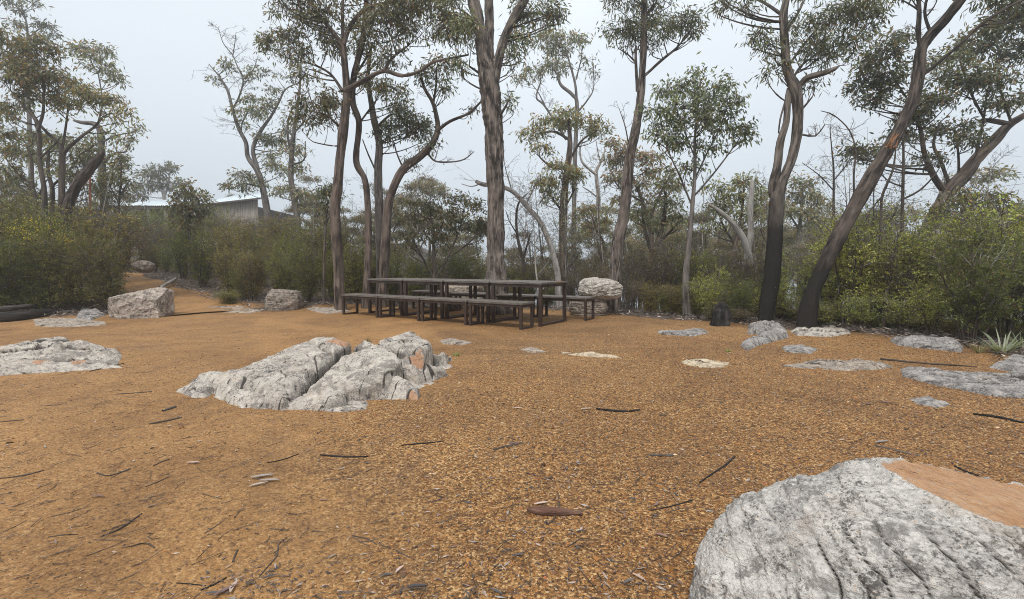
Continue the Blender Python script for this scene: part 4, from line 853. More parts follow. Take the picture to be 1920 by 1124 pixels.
# --- tree with the wide crown behind the leaning one
tree('gum_tree', 'broad crowned gum behind the leaning trunk, its thick bough reaching the right edge', 'tree', 11.3,
     [[(1722, 500, 26), (1736, 440, 24), (1761, 389, 23), (1779, 358, 26), (1807, 330, 25), (1834, 295, 21), (1866, 262, 19), (1890, 236, 16), (1925, 214, 12), (1960, 190, 10)],
      [(1782, 362, 12), (1766, 356, 12), (1748, 327, 11), (1733, 288, 9), (1722, 245, 7), (1712, 200, 5)], [(1790, 350, 8), (1780, 342, 7), (1763, 302, 6), (1752, 270, 5), (1760, 230, 3)], [(1893, 234, 10), (1862, 228, 9), (1838, 226, 6)], [(1815, 320, 6), (1830, 285, 5), (1845, 225, 4), (1850, 170, 3)], [(1800, 338, 5), (1795, 290, 4), (1790, 240, 3)], [(1893, 232, 5), (1880, 190, 4), (1865, 130, 3)], [(1712, 205, 4), (1680, 150, 3), (1660, 110, 2)], [(1845, 230, 4), (1820, 170, 4), (1800, 110, 3)]],
     [(1656, 105, 40, 30), (1622, 165, 34, 26), (1642, 195, 30, 18), (1668, 150, 34, 30), (1680, 75, 28, 14, .8), (1613, 290, 26, 15), (1645, 285, 28, 14, .8), (1709, 228, 34, 26), (1680, 260, 28, 18, .8), (1745, 192, 40, 24), (1778, 245, 44, 18), (1812, 262, 34, 13), (1852, 160, 44, 28), (1798, 142, 44, 26), (1870, 198, 42, 18), (1834, 88, 46, 32), (1887, 53, 38, 36), (1908, 110, 32, 34), (1765, 120, 28, 20, .7), (1740, 300, 26, 12, .7), (1905, 10, 40, 24)],
     BARK_BROWN, 11, n=22, rough=.08, step=.05, pal=G_DARK, LL=0.123, LW=0.041, dens=1.25, browntop=.25, droop=.5)
# --- leafy young tree
tree('young_gum_tree', 'slender young gum with a dense leafy round crown, right of the tall slim gum', 'tree', 10,
     [[(1288, 585, 17), (1286, 518, 13), (1292, 456, 10), (1299, 378, 8), (1303, 320, 6.5), (1303, 260, 5), (1310, 190, 3), (1314, 150, 2)],
      [(1298, 385, 4), (1275, 330, 3.5), (1250, 280, 3), (1238, 230, 2)], [(1302, 340, 4), (1325, 290, 3.5), (1350, 240, 3), (1365, 200, 2)], [(1300, 370, 4), (1335, 330, 3.5), (1365, 290, 3), (1385, 262, 2)], [(1304, 300, 3), (1280, 240, 2.5), (1262, 190, 2)]],
     [(1312, 142, 22, 16, .8), (1251, 172, 28, 17), (1290, 168, 30, 20), (1226, 215, 22, 22), (1280, 205, 38, 26), (1325, 190, 30, 24), (1310, 235, 36, 24), (1353, 167, 32, 18), (1378, 188, 20, 18), (1343, 213, 38, 24), (1390, 258, 24, 14), (1364, 245, 36, 18), (1232, 258, 28, 16), (1276, 272, 36, 20), (1330, 280, 30, 16, .8), (1250, 238, 28, 20), (1312, 310, 22, 12, .6), (1270, 320, 20, 12, .5)],
     BARK_GREY, 12, n=12, rough=.04, pal=G_DARK, LL=0.118, LW=0.038, dens=.72, br=.05, droop=.9)
# --- dead trees and stubs
tree('dead_tree', 'bleached leafless trunk curving over to the left behind the thick gum', 'dead tree', 12.3, [[(1046, 520, 13), (1035, 470, 12), (1015, 420, 11), (990, 390, 10), (962, 360, 9), (930, 348, 9), (905, 346, 9), (892, 340, 7)], [(905, 344, 3), (885, 350, 2), (865, 345, 1.2)], [(985, 386, 3), (1000, 355, 2.4), (1010, 330, 1.5)], [(960, 358, 3), (950, 325, 2), (944, 300, 1)]], [], BARK_DEAD, 13, n=12, rough=.05, bare=((0, 14, .6, .4), (2, 10, .4, .2), (3, 10, .4, .2)))
tree('dead_tree', 'small forked leafless tree between the thick trunk and the bleached curving one', 'dead tree', 13.5, [[(981, 520, 9), (981, 490, 8), (971, 448, 6), (968, 410, 5), (973, 380, 4), (990, 362, 2)], [(981, 486, 5), (988, 462, 4), (994, 440, 2)], [(970, 440, 3), (955, 415, 2), (948, 395, 1.2)]], [], BARK_DARK, 14, n=8, rough=0, bare=((0, 16, .6, .2), (1, 8, .4, .2), (2, 8, .4, .2)))
tree('dead_tree', 'pale grey forked dead tree with antler like tops behind the slim gum', 'dead tree', 19, [[(1112, 520, 11), (1115, 487, 10), (1120, 430, 9), (1122, 372, 9), (1118, 325, 7), (1126, 305, 5), (1135, 280, 3)], [(1118, 328, 6), (1098, 312, 5), (1090, 300, 4.5), (1088, 281, 3), (1094, 262, 2)], [(1121, 372, 4), (1107, 360, 3), (1092, 350, 2)], [(1126, 305, 3), (1120, 280, 2), (1117, 262, 1.3)]], [], BARK_DEAD, 15, n=10, rough=0, bare=((0, 12, .7, .5), (1, 10, .6, .4), (3, 8, .5, .2)))
tree('dead_tree', 'broken pale stub trunk left of the charred twin stemmed tree', 'dead tree', 12.5, [[(1392, 560, 15), (1400, 490, 13), (1407, 440, 11), (1407, 391, 10), (1410, 350, 9), (1412, 338, 4)]], [], BARK_DEAD, 16, n=12, rough=.06)
tree('dead_tree', 'pale dead limb leaning left across the stub trunk', 'dead tree', 12.2, [[(1412, 520, 13), (1400, 465, 13), (1388, 438, 12), (1367, 412, 10), (1342, 391, 7), (1330, 384, 3)]], [], BARK_DEAD, 17, n=12, rough=.06, bare=((0, 8, .4, .5),))
tree('dead_sapling', 'bare upright sapling left of the leaning trunk', 'dead tree', 12.5, [[(1563, 600, 6), (1563, 500, 5), (1563, 399, 4.5), (1563, 320, 3.5), (1560, 285, 2.5), (1556, 240, 1.5)], [(1563, 360, 2.5), (1535, 330, 2), (1505, 305, 1.2)], [(1563, 340, 2.5), (1590, 310, 2), (1600, 285, 1)]], [], BARK_DARK, 18, n=8, rough=0, bare=((0, 26, .7, .35), (1, 8, .4, .2), (2, 8, .4, .2)))
tree('dead_sapling', 'bare dark sapling between the leaning trunk and the wide crowned gum', 'dead tree', 9.6, [[(1690, 600, 8), (1691, 500, 7), (1692, 399, 6), (1694, 300, 4.5), (1693, 250, 3)], [(1693, 375, 4), (1722, 358, 3.5), (1745, 334, 2.5), (1765, 308, 1.5)], [(1692, 350, 3), (1668, 340, 2.5), (1645, 322, 1.5)]], [], BARK_DARK, 19, n=8, rough=0, bare=((0, 26, .6, .35), (1, 10, .4, .2), (2, 8, .4, .2)))
tree('dead_sapling', 'crooked dark sapling with drooping bare twigs, close beside the leaning trunk', 'dead tree', 9.2, [[(1648, 600, 7), (1650, 480, 6), (1652, 399, 5), (1655, 365, 5), (1672, 325, 4), (1678, 295, 3), (1680, 270, 2)], [(1655, 370, 3), (1632, 395, 2.4), (1622, 415, 1.5)]], [], BARK_DARK, 20, n=8, rough=0, bare=((0, 18, .5, .4),))
tree('dead_sapling', 'thin reddish dead stem standing among the left hand trees', 'dead tree', 13, [[(170, 520, 4.5), (170, 420, 4), (169, 370, 4), (168, 315, 3)]], [], m_bark('red_dead_bark', (.10, .04, .025), (.25, .09, .05), (.36, .16, .09)), 21, n=6, rough=0)

# --- left hand group
tree('gum_tree', 'thin dark gum standing nearest the left edge of the view', 'tree', 12.5, [[(86, 540, 12), (85, 470, 10), (84, 399, 9.5), (83, 356, 8.5), (74, 302, 8), (73, 245, 7), (60, 215, 5.5), (36, 190, 4), (20, 170, 2.5)], [(73, 245, 6), (82, 215, 5), (85, 180, 4), (80, 150, 3)], [(74, 300, 4), (100, 270, 3), (112, 255, 2)]],
     [(15, 75, 30, 26), (12, 120, 34, 26), (70, 105, 38, 26), (50, 142, 42, 24), (95, 148, 38, 24), (30, 160, 30, 20), (20, 200, 28, 18, .6)], BARK_DARK, 22, n=12, rough=.05, pal=G_OLIVE, br=.3, LL=0.134, LW=0.041, browntop=.45)
tree('gum_tree', 'thin crossing limbed gum second from the left edge, crown drooping right', 'tree', 12.8, [[(117, 540, 14), (116, 470, 12), (116, 399, 11.5), (116, 340, 11), (116, 285, 10), (108, 268, 7), (78, 238, 5), (57, 206, 3)], [(117, 290, 7), (135, 277, 6), (160, 255, 5), (176, 238, 4), (190, 222, 3)], [(116, 290, 5), (120, 240, 4), (130, 190, 3)], [(175, 240, 3), (200, 215, 2.4), (225, 215, 1.6)]],
     [(138, 168, 34, 20), (168, 182, 28, 14), (205, 190, 32, 13), (232, 212, 16, 12), (130, 200, 30, 18, .8), (215, 222, 18, 10, .7), (100, 190, 26, 16, .8), (60, 185, 26, 14, .7)], BARK_DARK, 23, n=12, rough=.05, pal=G_OLIVE, LL=0.134, LW=0.038, br=.2, browntop=.4)
tree('dead_tree', 'thick dark broken trunk leaning right, its snapped end showing red heartwood, at the left', 'dead tree', 12, [[(112, 500, 20), (118, 440, 18), (127, 391, 18), (142, 352, 18), (166, 320, 18), (184, 298, 16), (193, 284, 9)]], [], BARK_CHAR, 24, n=18, rough=.12, step=.05)
tree('gum_tree', 'smooth grey gum bent over at the top behind the leaning broken trunk', 'tree', 17, [[(197, 480, 14), (195, 391, 13), (191, 302, 13), (189, 252, 12), (184, 238, 11), (174, 232, 9), (153, 230, 7), (138, 226, 4)], [(192, 310, 5), (215, 290, 4), (235, 285, 3)], [(189, 270, 4), (210, 255, 3), (240, 250, 2)], [(183, 238, 4), (190, 190, 3), (185, 140, 2)]],
     [(255, 242, 15, 8), (236, 268, 16, 11), (222, 298, 16, 14), (206, 255, 12, 10, .7), (212, 330, 18, 12, .7), (185, 128, 34, 14, .8), (215, 150, 18, 9, .8), (150, 92, 26, 16, .8), (190, 98, 26, 17, .8), (230, 310, 14, 12, .6)], BARK_GREY, 25, n=14, rough=.03, pal=G_GREY, LL=0.179, LW=0.054, browntop=.2)
tree('gum_tree', 'misty thin gum poking out above the other crowns in the top left corner', 'tree', 24, [[(60, 460, 9), (58, 300, 8), (52, 150, 6), (52, 80, 4), (50, 45, 3), (40, 10, 2)], [(52, 80, 3), (66, 58, 2.4), (85, 50, 1.6)]], [(22, 4, 15, 8), (60, 6, 13, 7), (85, 50, 18, 10), (78, 72, 11, 9), (40, 22, 14, 7, .7), (30, 48, 16, 8), (100, 62, 10, 8, .6)], BARK_GREY, 26, n=8, rough=0, pal=G_GREY, LL=0.224, LW=0.064)
tree('gum_tree', 'short branching gum low in the left hand group, foliage brushing the shrubs', 'tree', 13.5, [[(70, 520, 8), (69, 384, 6), (62, 350, 5.5), (59, 302, 5), (50, 270, 3)], [(68, 375, 4), (85, 345, 3), (92, 335, 2)], [(62, 350, 4), (30, 320, 3), (15, 300, 2)]], [(35, 290, 28, 16), (15, 260, 26, 18, .8), (60, 262, 26, 14, .7), (12, 320, 22, 16), (40, 340, 24, 14, .7), (5, 220, 24, 20, .8)], BARK_DARK, 27, n=8, rough=0, pal=G_GREY, br=.2, LL=0.146, LW=0.046)
tree('gum_tree', 'small bushy gum between the leaning broken trunk and the shelter roof', 'tree', 14.5, [[(222, 500, 6), (222, 400, 5), (226, 350, 4), (228, 310, 3)], [(222, 380, 3), (205, 345, 2)], [(222, 370, 3), (240, 345, 2)]], [(205, 335, 18, 16), (228, 312, 14, 12, .8), (240, 345, 16, 12, .8), (185, 350, 14, 14, .8), (222, 362, 22, 12, .7)], BARK_DARK, 28, n=8, rough=0, pal=G_OLIVE, LL=0.146, LW=0.044)
tree('gum_tree', 'dark limbed gum filling the gap behind the two thin trunks at the left', 'tree', 15.5, [[(98, 470, 10), (97, 400, 9), (98, 356, 8), (90, 320, 6), (92, 270, 4)], [(97, 350, 5), (130, 320, 4), (150, 290, 3)], [(95, 330, 4), (60, 300, 3)]], [(130, 280, 38, 20), (90, 262, 30, 16), (155, 305, 28, 18), (70, 300, 26, 16, .8), (120, 330, 36, 16, .8), (165, 262, 22, 12, .7), (155, 350, 26, 14, .7)], BARK_BROWN, 29, n=10, rough=.03, pal=G_GREY, br=.25, LL=0.168, LW=0.051)
# --- hazy pair beyond the hut
tree('gum_tree', 'misty many branched gum with bare antler tips, right of the hut', 'tree', 21, [[(508, 470, 15), (501, 399, 14), (491, 345, 12), (481, 318, 11), (465, 295, 9), (461, 268, 8), (447, 240, 7), (436, 205, 6), (427, 171, 5), (412, 145, 3), (392, 121, 1.5)], [(482, 318, 9), (475, 280, 8), (487, 246, 7), (508, 217, 5), (522, 192, 4), (535, 168, 3), (560, 155, 1.5)], [(436, 205, 4), (447, 180, 3.5), (456, 149, 3), (446, 125, 2.5), (437, 105, 2), (420, 82, 1.6), (409, 52, 1)], [(437, 107, 2), (440, 85, 1.6), (443, 62, 1)], [(464, 280, 4), (452, 240, 3), (470, 200, 2)], [(456, 150, 2), (475, 130, 1.5), (482, 112, 1)], [(487, 350, 4), (455, 345, 3), (435, 355, 2)]],
     [(401, 150, 10, 6), (422, 120, 11, 9, .7), (466, 137, 12, 9), (430, 130, 10, 8, .6), (444, 212, 14, 9), (472, 187, 20, 8), (482, 212, 18, 17), (505, 200, 18, 9), (497, 137, 19, 5, .8), (514, 168, 16, 6), (494, 260, 22, 10), (520, 268, 26, 12), (533, 245, 14, 8), (505, 297, 16, 10), (519, 315, 20, 14), (458, 332, 26, 10), (446, 352, 26, 9), (478, 345, 20, 8), (455, 235, 12, 8, .7)], BARK_GREY, 30, n=10, rough=0, pal=G_GREY, LL=0.190, LW=0.058, browntop=.35, bare=((0, 20, .9, .6), (2, 20, .8, .2), (1, 12, .7, .4), (3, 8, .5, .2), (5, 8, .5, .2)))
tree('gum_tree', 'misty straight gum right beside the antler branched one', 'tree', 19, [[(562, 480, 14), (556, 399, 13), (546, 340, 11), (546, 302, 10), (551, 249, 8), (558, 200, 6), (563, 150, 4), (565, 90, 2)], [(546, 290, 5), (540, 250, 4), (543, 215, 3), (558, 190, 2)], [(552, 250, 4), (570, 225, 3), (574, 195, 1.5)], [(547, 310, 4), (570, 300, 3), (573, 265, 2)]],
     [(560, 318, 18, 12), (545, 290, 14, 10, .7), (532, 355, 20, 12, .8), (570, 370, 22, 14, .8), (562, 285, 12, 10, .6)], BARK_GREY, 31, n=10, rough=0, pal=G_GREY, LL=0.179, LW=0.054, browntop=.3, bare=((0, 20, .9, .5), (1, 8, .7, .2)))
tree('gum_tree', 'faint pale gum in the mist above the shelter roof', 'tree', 36, [[(312, 420, 8), (308, 370, 7), (300, 345, 6), (292, 325, 3)], [(308, 370, 4), (315, 345, 4), (320, 320, 2)], [(300, 345, 3), (280, 338, 2)]], [(300, 318, 24, 10), (278, 330, 22, 10), (320, 315, 14, 9), (325, 345, 16, 12), (270, 352, 20, 12), (295, 350, 18, 8, .7), (255, 370, 22, 12)], BARK_DEAD, 32, n=8, rough=0, pal=G_GREY, LL=0.314, LW=0.102)
tree('gum_tree', 'bushy brownish young gum in front of the hut roof', 'tree', 17, [[(355, 490, 6), (355, 430, 5), (357, 390, 4), (358, 350, 2)], [(355, 420, 3), (340, 395, 2)], [(356, 410, 3), (372, 385, 2)]], [(352, 348, 14, 10), (345, 368, 22, 12), (370, 372, 20, 14), (335, 392, 20, 14), (362, 400, 26, 16), (380, 395, 16, 14), (348, 420, 24, 12)], BARK_BROWN, 33, n=8, rough=0, pal=G_OLIVE, br=.35, LL=0.157, LW=0.058, dens=1.2)
tree('bushy_gum', 'many stemmed bushy gum with yellowish leaves left of the thick trunk', 'tree', 12.8, [[(816, 560, 8), (815, 520, 7), (813, 470, 6), (812, 430, 4), (805, 395, 2)], [(815, 530, 5), (840, 480, 4), (862, 430, 3), (870, 390, 2)], [(815, 525, 5), (790, 480, 4), (770, 440, 2.5)], [(840, 485, 3), (885, 450, 3), (900, 415, 2)]],
     [(800, 388, 28, 14), (772, 412, 20, 16), (830, 400, 30, 16), (862, 378, 32, 14), (895, 392, 18, 16), (880, 425, 28, 16), (838, 432, 30, 14, .8), (785, 440, 22, 14), (905, 430, 12, 20, .8), (815, 455, 26, 12, .6), (765, 465, 14, 12, .7)], BARK_DARK, 34, n=8, rough=0, pal=G_OLIVE, br=.18, LL=0.134, LW=0.041, dens=.95)
tree('bushy_gum', 'dark tuft of leaves on a thin stem beside the foot of the left centre clump', 'tree', 12, [[(607, 570, 6), (608, 480, 5), (612, 410, 4), (616, 375, 2)]], [(616, 368, 22, 22), (610, 392, 16, 12, .8)], BARK_DARK, 35, n=8, rough=0, pal=G_DARK, LL=0.123, LW=0.038, dens=1.2)
tree('gum_tree', 'brown topped gum crown tucked behind the tall slim gum', 'tree', 17, [[(1225, 540, 10), (1222, 450, 9), (1205, 380, 7), (1185, 330, 5), (1170, 300, 3)], [(1215, 420, 6), (1240, 360, 5), (1262, 320, 3)], [(1205, 380, 4), (1160, 350, 3), (1145, 320, 2)]],
     [(1160, 275, 22, 14), (1145, 300, 18, 18), (1180, 300, 24, 16), (1155, 335, 22, 18), (1215, 298, 28, 12), (1235, 325, 30, 16), (1190, 345, 28, 16), (1250, 350, 26, 16), (1220, 375, 28, 14, .8), (1165, 375, 18, 14, .7)], BARK_BROWN, 36, n=10, rough=.03, pal=G_GREY, LL=0.168, LW=0.054, browntop=.75, br=.2)
tree('gum_tree', 'forked dark trunk with thin crossing boughs between the slim gum and the young one', 'tree', 13.5, [[(1222, 590, 18), (1228, 520, 16), (1226, 480, 14), (1238, 440, 10), (1246, 400, 8), (1248, 360, 5)], [(1226, 485, 9), (1212, 440, 7), (1205, 400, 5), (1202, 370, 3)], [(1232, 460, 6), (1262, 430, 5), (1280, 410, 3)]],
     [(1205, 400, 24, 16, .8), (1250, 385, 26, 16, .8), (1275, 410, 24, 14, .8), (1235, 420, 24, 14, .6), (1262, 350, 22, 14, .7)], BARK_DARK, 37, n=12, rough=.06, pal=G_OLIVE, LL=0.140, LW=0.044)
tree('gum_tree', 'leafy mid sized gum just left of the charred twin stemmed tree', 'tree', 13.8, [[(1372, 560, 10), (1376, 480, 9), (1385, 430, 7), (1392, 390, 5), (1395, 350, 3)], [(1378, 460, 5), (1355, 420, 4), (1345, 385, 3)], [(1385, 430, 4), (1420, 395, 3)]],
     [(1395, 345, 26, 16), (1372, 370, 28, 18), (1415, 372, 22, 18), (1345, 395, 24, 18), (1385, 405, 28, 16, .8), (1340, 350, 20, 14, .7), (1420, 405, 16, 16, .7), (1335, 425, 22, 12, .6)], BARK_BROWN, 38, n=10, rough=.03, pal=G_OLIVE, LL=0.140, LW=0.046)
tree('gum_tree', 'pale brownish gum crown seen just right of the charred twin stemmed tree', 'tree', 18, [[(1500, 540, 10), (1498, 450, 8), (1502, 400, 6), (1505, 350, 3)], [(1498, 430, 4), (1475, 395, 3)], [(1500, 410, 4), (1530, 380, 3)]],
     [(1505, 345, 22, 12), (1488, 370, 18, 16), (1520, 372, 22, 16), (1545, 385, 18, 12), (1500, 400, 28, 16), (1530, 410, 22, 12, .7), (1535, 335, 10, 6, .8), (1475, 395, 14, 14)], BARK_GREY, 39, n=10, rough=0, pal=G_GREY, LL=0.179, LW=0.058, browntop=.6)
tree('gum_tree', 'low gum beyond the hazy gap, its crown brownish green, right of the pale dead tree', 'tree', 16, [[(1140, 560, 8), (1135, 470, 7), (1118, 430, 5), (1108, 400, 3)]], [(1105, 398, 24, 14), (1130, 415, 20, 12), (1085, 408, 16, 10, .8), (1110, 430, 22, 10, .7)], BARK_DARK, 40, n=8, rough=0, pal=G_OLIVE, browntop=.4, LL=0.157, LW=0.051)
tree('gum_tree', 'rounded broad crown rising above the bright bushes at the far right', 'tree', 10.5, [[(1800, 560, 10), (1805, 480, 8), (1812, 430, 6), (1820, 390, 3)], [(1806, 480, 5), (1850, 430, 4), (1880, 400, 2.5)], [(1805, 485, 5), (1770, 440, 3.5), (1755, 410, 2)]],
     [(1815, 372, 34, 14), (1780, 388, 26, 14), (1850, 380, 32, 14), (1885, 395, 26, 14), (1755, 405, 20, 14), (1830, 402, 34, 14, .8), (1790, 420, 30, 12, .7), (1905, 415, 22, 16, .8), (1860, 425, 30, 12, .7)], BARK_BROWN, 41, n=8, rough=0, pal=G_OLIVE, br=.2, LL=0.112, LW=0.038, browntop=.3)
# ================================================================== background trees, copied from six built ones
def proto_tree(seed, h, lean=0.):
    rng = np.random.default_rng(seed); root = empty('background_gum', (0, 0, 0), 'background tree', 'tree'); tb = MB(); sm = []
    main = [(0, 0, -.3, .10), (lean*h*.1, 0, h*.25, .085), (lean*h*.2+rng.normal(0, .15), rng.normal(0, .1), h*.5, .07), (lean*h*.35+rng.normal(0, .2), rng.normal(0, .2), h*.75, .045), (lean*h*.45, 0, h*.92, .02)]
    tube(tb, main, 8, .25); sm.append(spline(main, .2)); cl = []
    nb_ = rng.integers(4, 7)
    for k in range(nb_):
        f = rng.uniform(.38, .8); a = sm[0][int(f*(len(sm[0])-1))]; an = k/nb_*6.283+rng.normal(0, .4); L = h*rng.uniform(.16, .28)
        e = a[:3]+np.array([math.cos(an)*L*.75, math.sin(an)*L*.75, L*.9]); md = a[:3]*.5+e*.5+np.array([math.cos(an), math.sin(an), -.3])*L*.15
        st = [(*a[:3], .04), (*md, .03), (*e, .015)]; tube(tb, st, 6, .2); sm.append(spline(st, .2))
        for _ in range(2): cl.append((tuple(e+rng.normal(0, .3, 3)+[0, 0, .1]), (rng.uniform(.5, .9), rng.uniform(.5, .9), rng.uniform(.25, .42)), 1.))
    for _ in range(3): cl.append(((lean*h*.45+rng.normal(0, .5), rng.normal(0, .5), h*.95+rng.normal(0, .3)), (.75, .75, .36), 1.))
    tb.obj('trunk', BARK_GREY if seed % 2 else BARK_BROWN, root)
    mb = MB(); crown(mb, cl, np.vstack(sm), rng, .15, .045, .9, [G_GREY, G_OLIVE, G_GREY][seed % 3], .2, browntop=.5, thick=.03, twig_r=.009)
    mb.obj('crown', [LEAF, BARK_GREY], root); return root
PT = [proto_tree(200+k, h_, ln) for k, (h_, ln) in enumerate(((4.6, .1), (5.4, -.3), (6.2, .25), (5.0, .4), (6.8, -.1), (4.2, -.2)))]
bt = [(420, 375, 40), (585, 345, 22), (465, 385, 30), (650, 400, 21), (700, 350, 26), (740, 395, 18), (770, 350, 30), (690, 415, 17), (800, 345, 24), (590, 400, 18), (850, 440, 30), (890, 420, 21), (960, 455, 22), (1010, 470, 25),
      (1090, 440, 22), (1150, 400, 26), (1180, 430, 20), (1210, 410, 30), (1060, 460, 28), (1250, 400, 22), (1270, 440, 17), (1300, 420, 24), (1330, 400, 19), (1355, 440, 28), (1390, 450, 18), (1420, 400, 26), (1480, 440, 20), (1510, 430, 26),
      (1560, 430, 22), (1610, 420, 30), (1130, 470, 17), (1200, 470, 16), (240, 400, 30), (380, 400, 36), (20, 350, 20), (60, 380, 24), (-40, 300, 17), (140, 380, 22), (545, 410, 24), (1460, 410, 32), (1530, 455, 17), (1680, 400, 26), (1960, 350, 16), (620, 430, 16), (730, 440, 16), (870, 450, 17), (1340, 455, 15.5), (1425, 460, 15)]
BL = []; rr = random.Random(4)
def where(px):
    for lim, s in ((130, 'behind the left hand gums'), (340, 'above the open shelter'), (520, 'beyond the timber hut'), (640, 'between the hut and the left centre clump'), (760, 'behind the left centre clump'), (915, 'left of the thick forked trunk'),
                   (1100, 'in the hazy gap right of the thick trunk'), (1240, 'behind the tall slim gum'), (1340, 'behind the leafy young gum'), (1440, 'left of the charred twin stems'), (1560, 'right of the charred twin stems'), (1700, 'behind the leaning trunk'), (9999, 'behind the bright bushes at the right')):
        if px < lim: return s
for k, (px, top, Yt) in enumerate(bt):
    pr = PT[k % 6]; p = at(px, top, Yt); z = T1(p.x, Yt); h0 = (4.6, 5.4, 6.2, 5.0, 6.8, 4.2)[k % 6]; s = (p.z-z)/(h0*1.02)
    o = pr if k < 6 else copy_tree(pr); o.location = (p.x, Yt, z); o.rotation_euler = (0, 0, rr.random()*6.28); o.scale = (min(s, 1.5)*rr.uniform(.85, 1.1), min(s, 1.5), s)
    far = 'pale misty' if Yt > 25 else ('hazy grey' if Yt > 18.5 else 'dull green')
    BL.append((o, f'{far} background gum', where(px), px, 'tree', 'background gums '+where(px)))

# ================================================================== shrubs
def proto_shrub(seed, kind):
    rng = np.random.default_rng(seed); root = empty('shrub', (0, 0, 0), 'x', 'shrub'); sb = MB(); lb = MB(); h = 1.7
    if kind == 'tea':     # dense upright fine leaved
        ns, w_, nt_, nl, LL, LW, pal, lo, br = 14, .66, 430, 12000, .042, .0125, G_TEA, .10, .06
    elif kind == 'olive':
        ns, w_, nt_, nl, LL, LW, pal, lo, br = 12, .62, 360, 10000, .05, .014, ((.09, .088, .03), (.22, .20, .07)), .12, .18
    elif kind == 'bright':
        ns, w_, nt_, nl, LL, LW, pal, lo, br = 10, .66, 280, 4300, .045, .019, G_BRIGHT, .28, .04
    elif kind == 'mid':
        ns, w_, nt_, nl, LL, LW, pal, lo, br = 12, .62, 330, 7000, .045, .015, ((.08, .105, .026), (.20, .235, .06)), .2, .08
    elif kind == 'sapling':
        ns, w_, nt_, nl, LL, LW, pal, lo, br = 6, .45, 230, 2300, .046, .020, G_BRIGHT, .30, .06
    else:                 # twiggy, half bare
        ns, w_, nt_, nl, LL, LW, pal, lo, br = 14, .65, 380, 4200, .045, .013, ((.07, .065, .03), (.14, .12, .06)), .3, .35
    an = rng.random(ns)*6.283; sp = rng.random(ns)**.6*w_*.75; hh = h*rng.uniform(.65, 1.0, ns); samp = []
    for k in range(ns):
        dx, dy = math.cos(an[k])*sp[k], math.sin(an[k])*sp[k]
        st = [(dx*.12, dy*.12, -.1, .012), (dx*.35+rng.normal(0, .03), dy*.35, hh[k]*.3, .010), (dx*.75, dy*.75+rng.normal(0, .03), hh[k]*.65, .007), (dx*1.05, dy*1.05, hh[k]*.97, .003)]
        tube(sb, st, 5, .12, c=(0, 0, 0, 1)); samp.append(spline(st, .05))
    S_ = np.vstack(samp); S_ = S_[S_[:, 2] > h*lo]
    i = rng.integers(0, len(S_), nt_); A = S_[i, :3]; D = nrm(rng.normal(0, 1, (nt_, 3))*np.array([1, 1, .5])+np.array([0, 0, .55])+A*np.array([.6, .6, 0])); Lt = rng.uniform(.12, .38, (nt_, 1)); B = A+D*Lt
    twigs(sb, A, B, .004, .0012, 0, .08, rng)
    j = rng.integers(0, nt_, nt_*2); f = rng.uniform(.3, .9, (nt_*2, 1)); A2 = A[j]*(1-f)+B[j]*f; B2 = A2+nrm(D[j]+rng.normal(0, .6, (nt_*2, 3)))*rng.uniform(.06, .18, (nt_*2, 1)); twigs(sb, A2, B2, .002, .0008, 0, .05, rng)
    k_ = rng.integers(0, len(S_), 60); E = S_[k_, :3]; E2 = E+nrm(rng.normal(0, .6, (60, 3))+E*np.array([.8, .8, 0])+[0, 0, .8])*rng.uniform(.2, .5, (60, 1)); twigs(sb, E, E2, .0035, .001, 1, .08, rng)
    AA = np.vstack([A, A2]); BB = np.vstack([B, B2]); j = rng.integers(0, len(AA), nl); f = rng.uniform(.15, 1.08, (nl, 1)); q = AA[j]*(1-f)+BB[j]*f+rng.normal(0, .008, (nl, 3))
    D = nrm(nrm(BB[j]-AA[j])*.8+rng.normal(0, .6, (nl, 3))+[0, 0, .25]); tw = np.clip(1+.22*rng.normal(0, 1, len(AA)), .55, 1.6)[j][:, None]
    leaves(lb, q, D, LL*rng.uniform(.6, 1.3, nl), LW*rng.uniform(.7, 1.3, nl), 0, np.concatenate([tones(pal, nl, rng, br)[:, :3]*tw, np.ones((nl, 1))], 1), rng)
    sb.obj('stem', [BARK_DARK if kind != 'dry' else BARK_GREY, BARK_DEAD], root); lb.obj('foliage', FINE, root); return root
PS = {}
for kind, cnt in (('tea', 3), ('olive', 2), ('bright', 2), ('mid', 2), ('dry', 2), ('sapling', 3)): PS[kind] = [proto_shrub(300+len(kind)*17+k, kind) for k in range(cnt)]
desc = {'tea': 'dense dark green shrub', 'olive': 'olive brown shrub', 'bright': 'bright yellowish bush', 'mid': 'mid green bush', 'dry': 'half bare twiggy shrub', 'sapling': 'airy leafy sapling'}
usedp = set()
def swhere(px, Y):
    row = 'in front' if Y < (11.3 if px < 640 else 12.3 if px < 1130 else 10.9 if px < 1440 else 8.6) else 'behind'
    for lim, s in ((100, 'at the far left edge'), (215, 'left of the block boulder'), (300, 'beside the path uphill'), (400, 'right of the path'), (480, 'between path and round boulder'), (570, 'behind the round boulder'), (650, 'at the left end of the benches'), (760, 'around the left centre trunks'),
                   (900, 'behind the left half of the tables'), (1060, 'behind the right half of the tables'), (1190, 'around the layered boulder'), (1300, 'at the foot of the leafy young gum'), (1410, 'around the charred stump'), (1500, 'at the foot of the twin stemmed tree'), (1600, 'at the foot of the leaning trunk'), (1720, 'above the grey rock shelf'), (1840, 'between rock shelf and spiky grass'), (9999, 'at the right edge')):
        if px < lim: return s+' '+row
rs = random.Random(9)
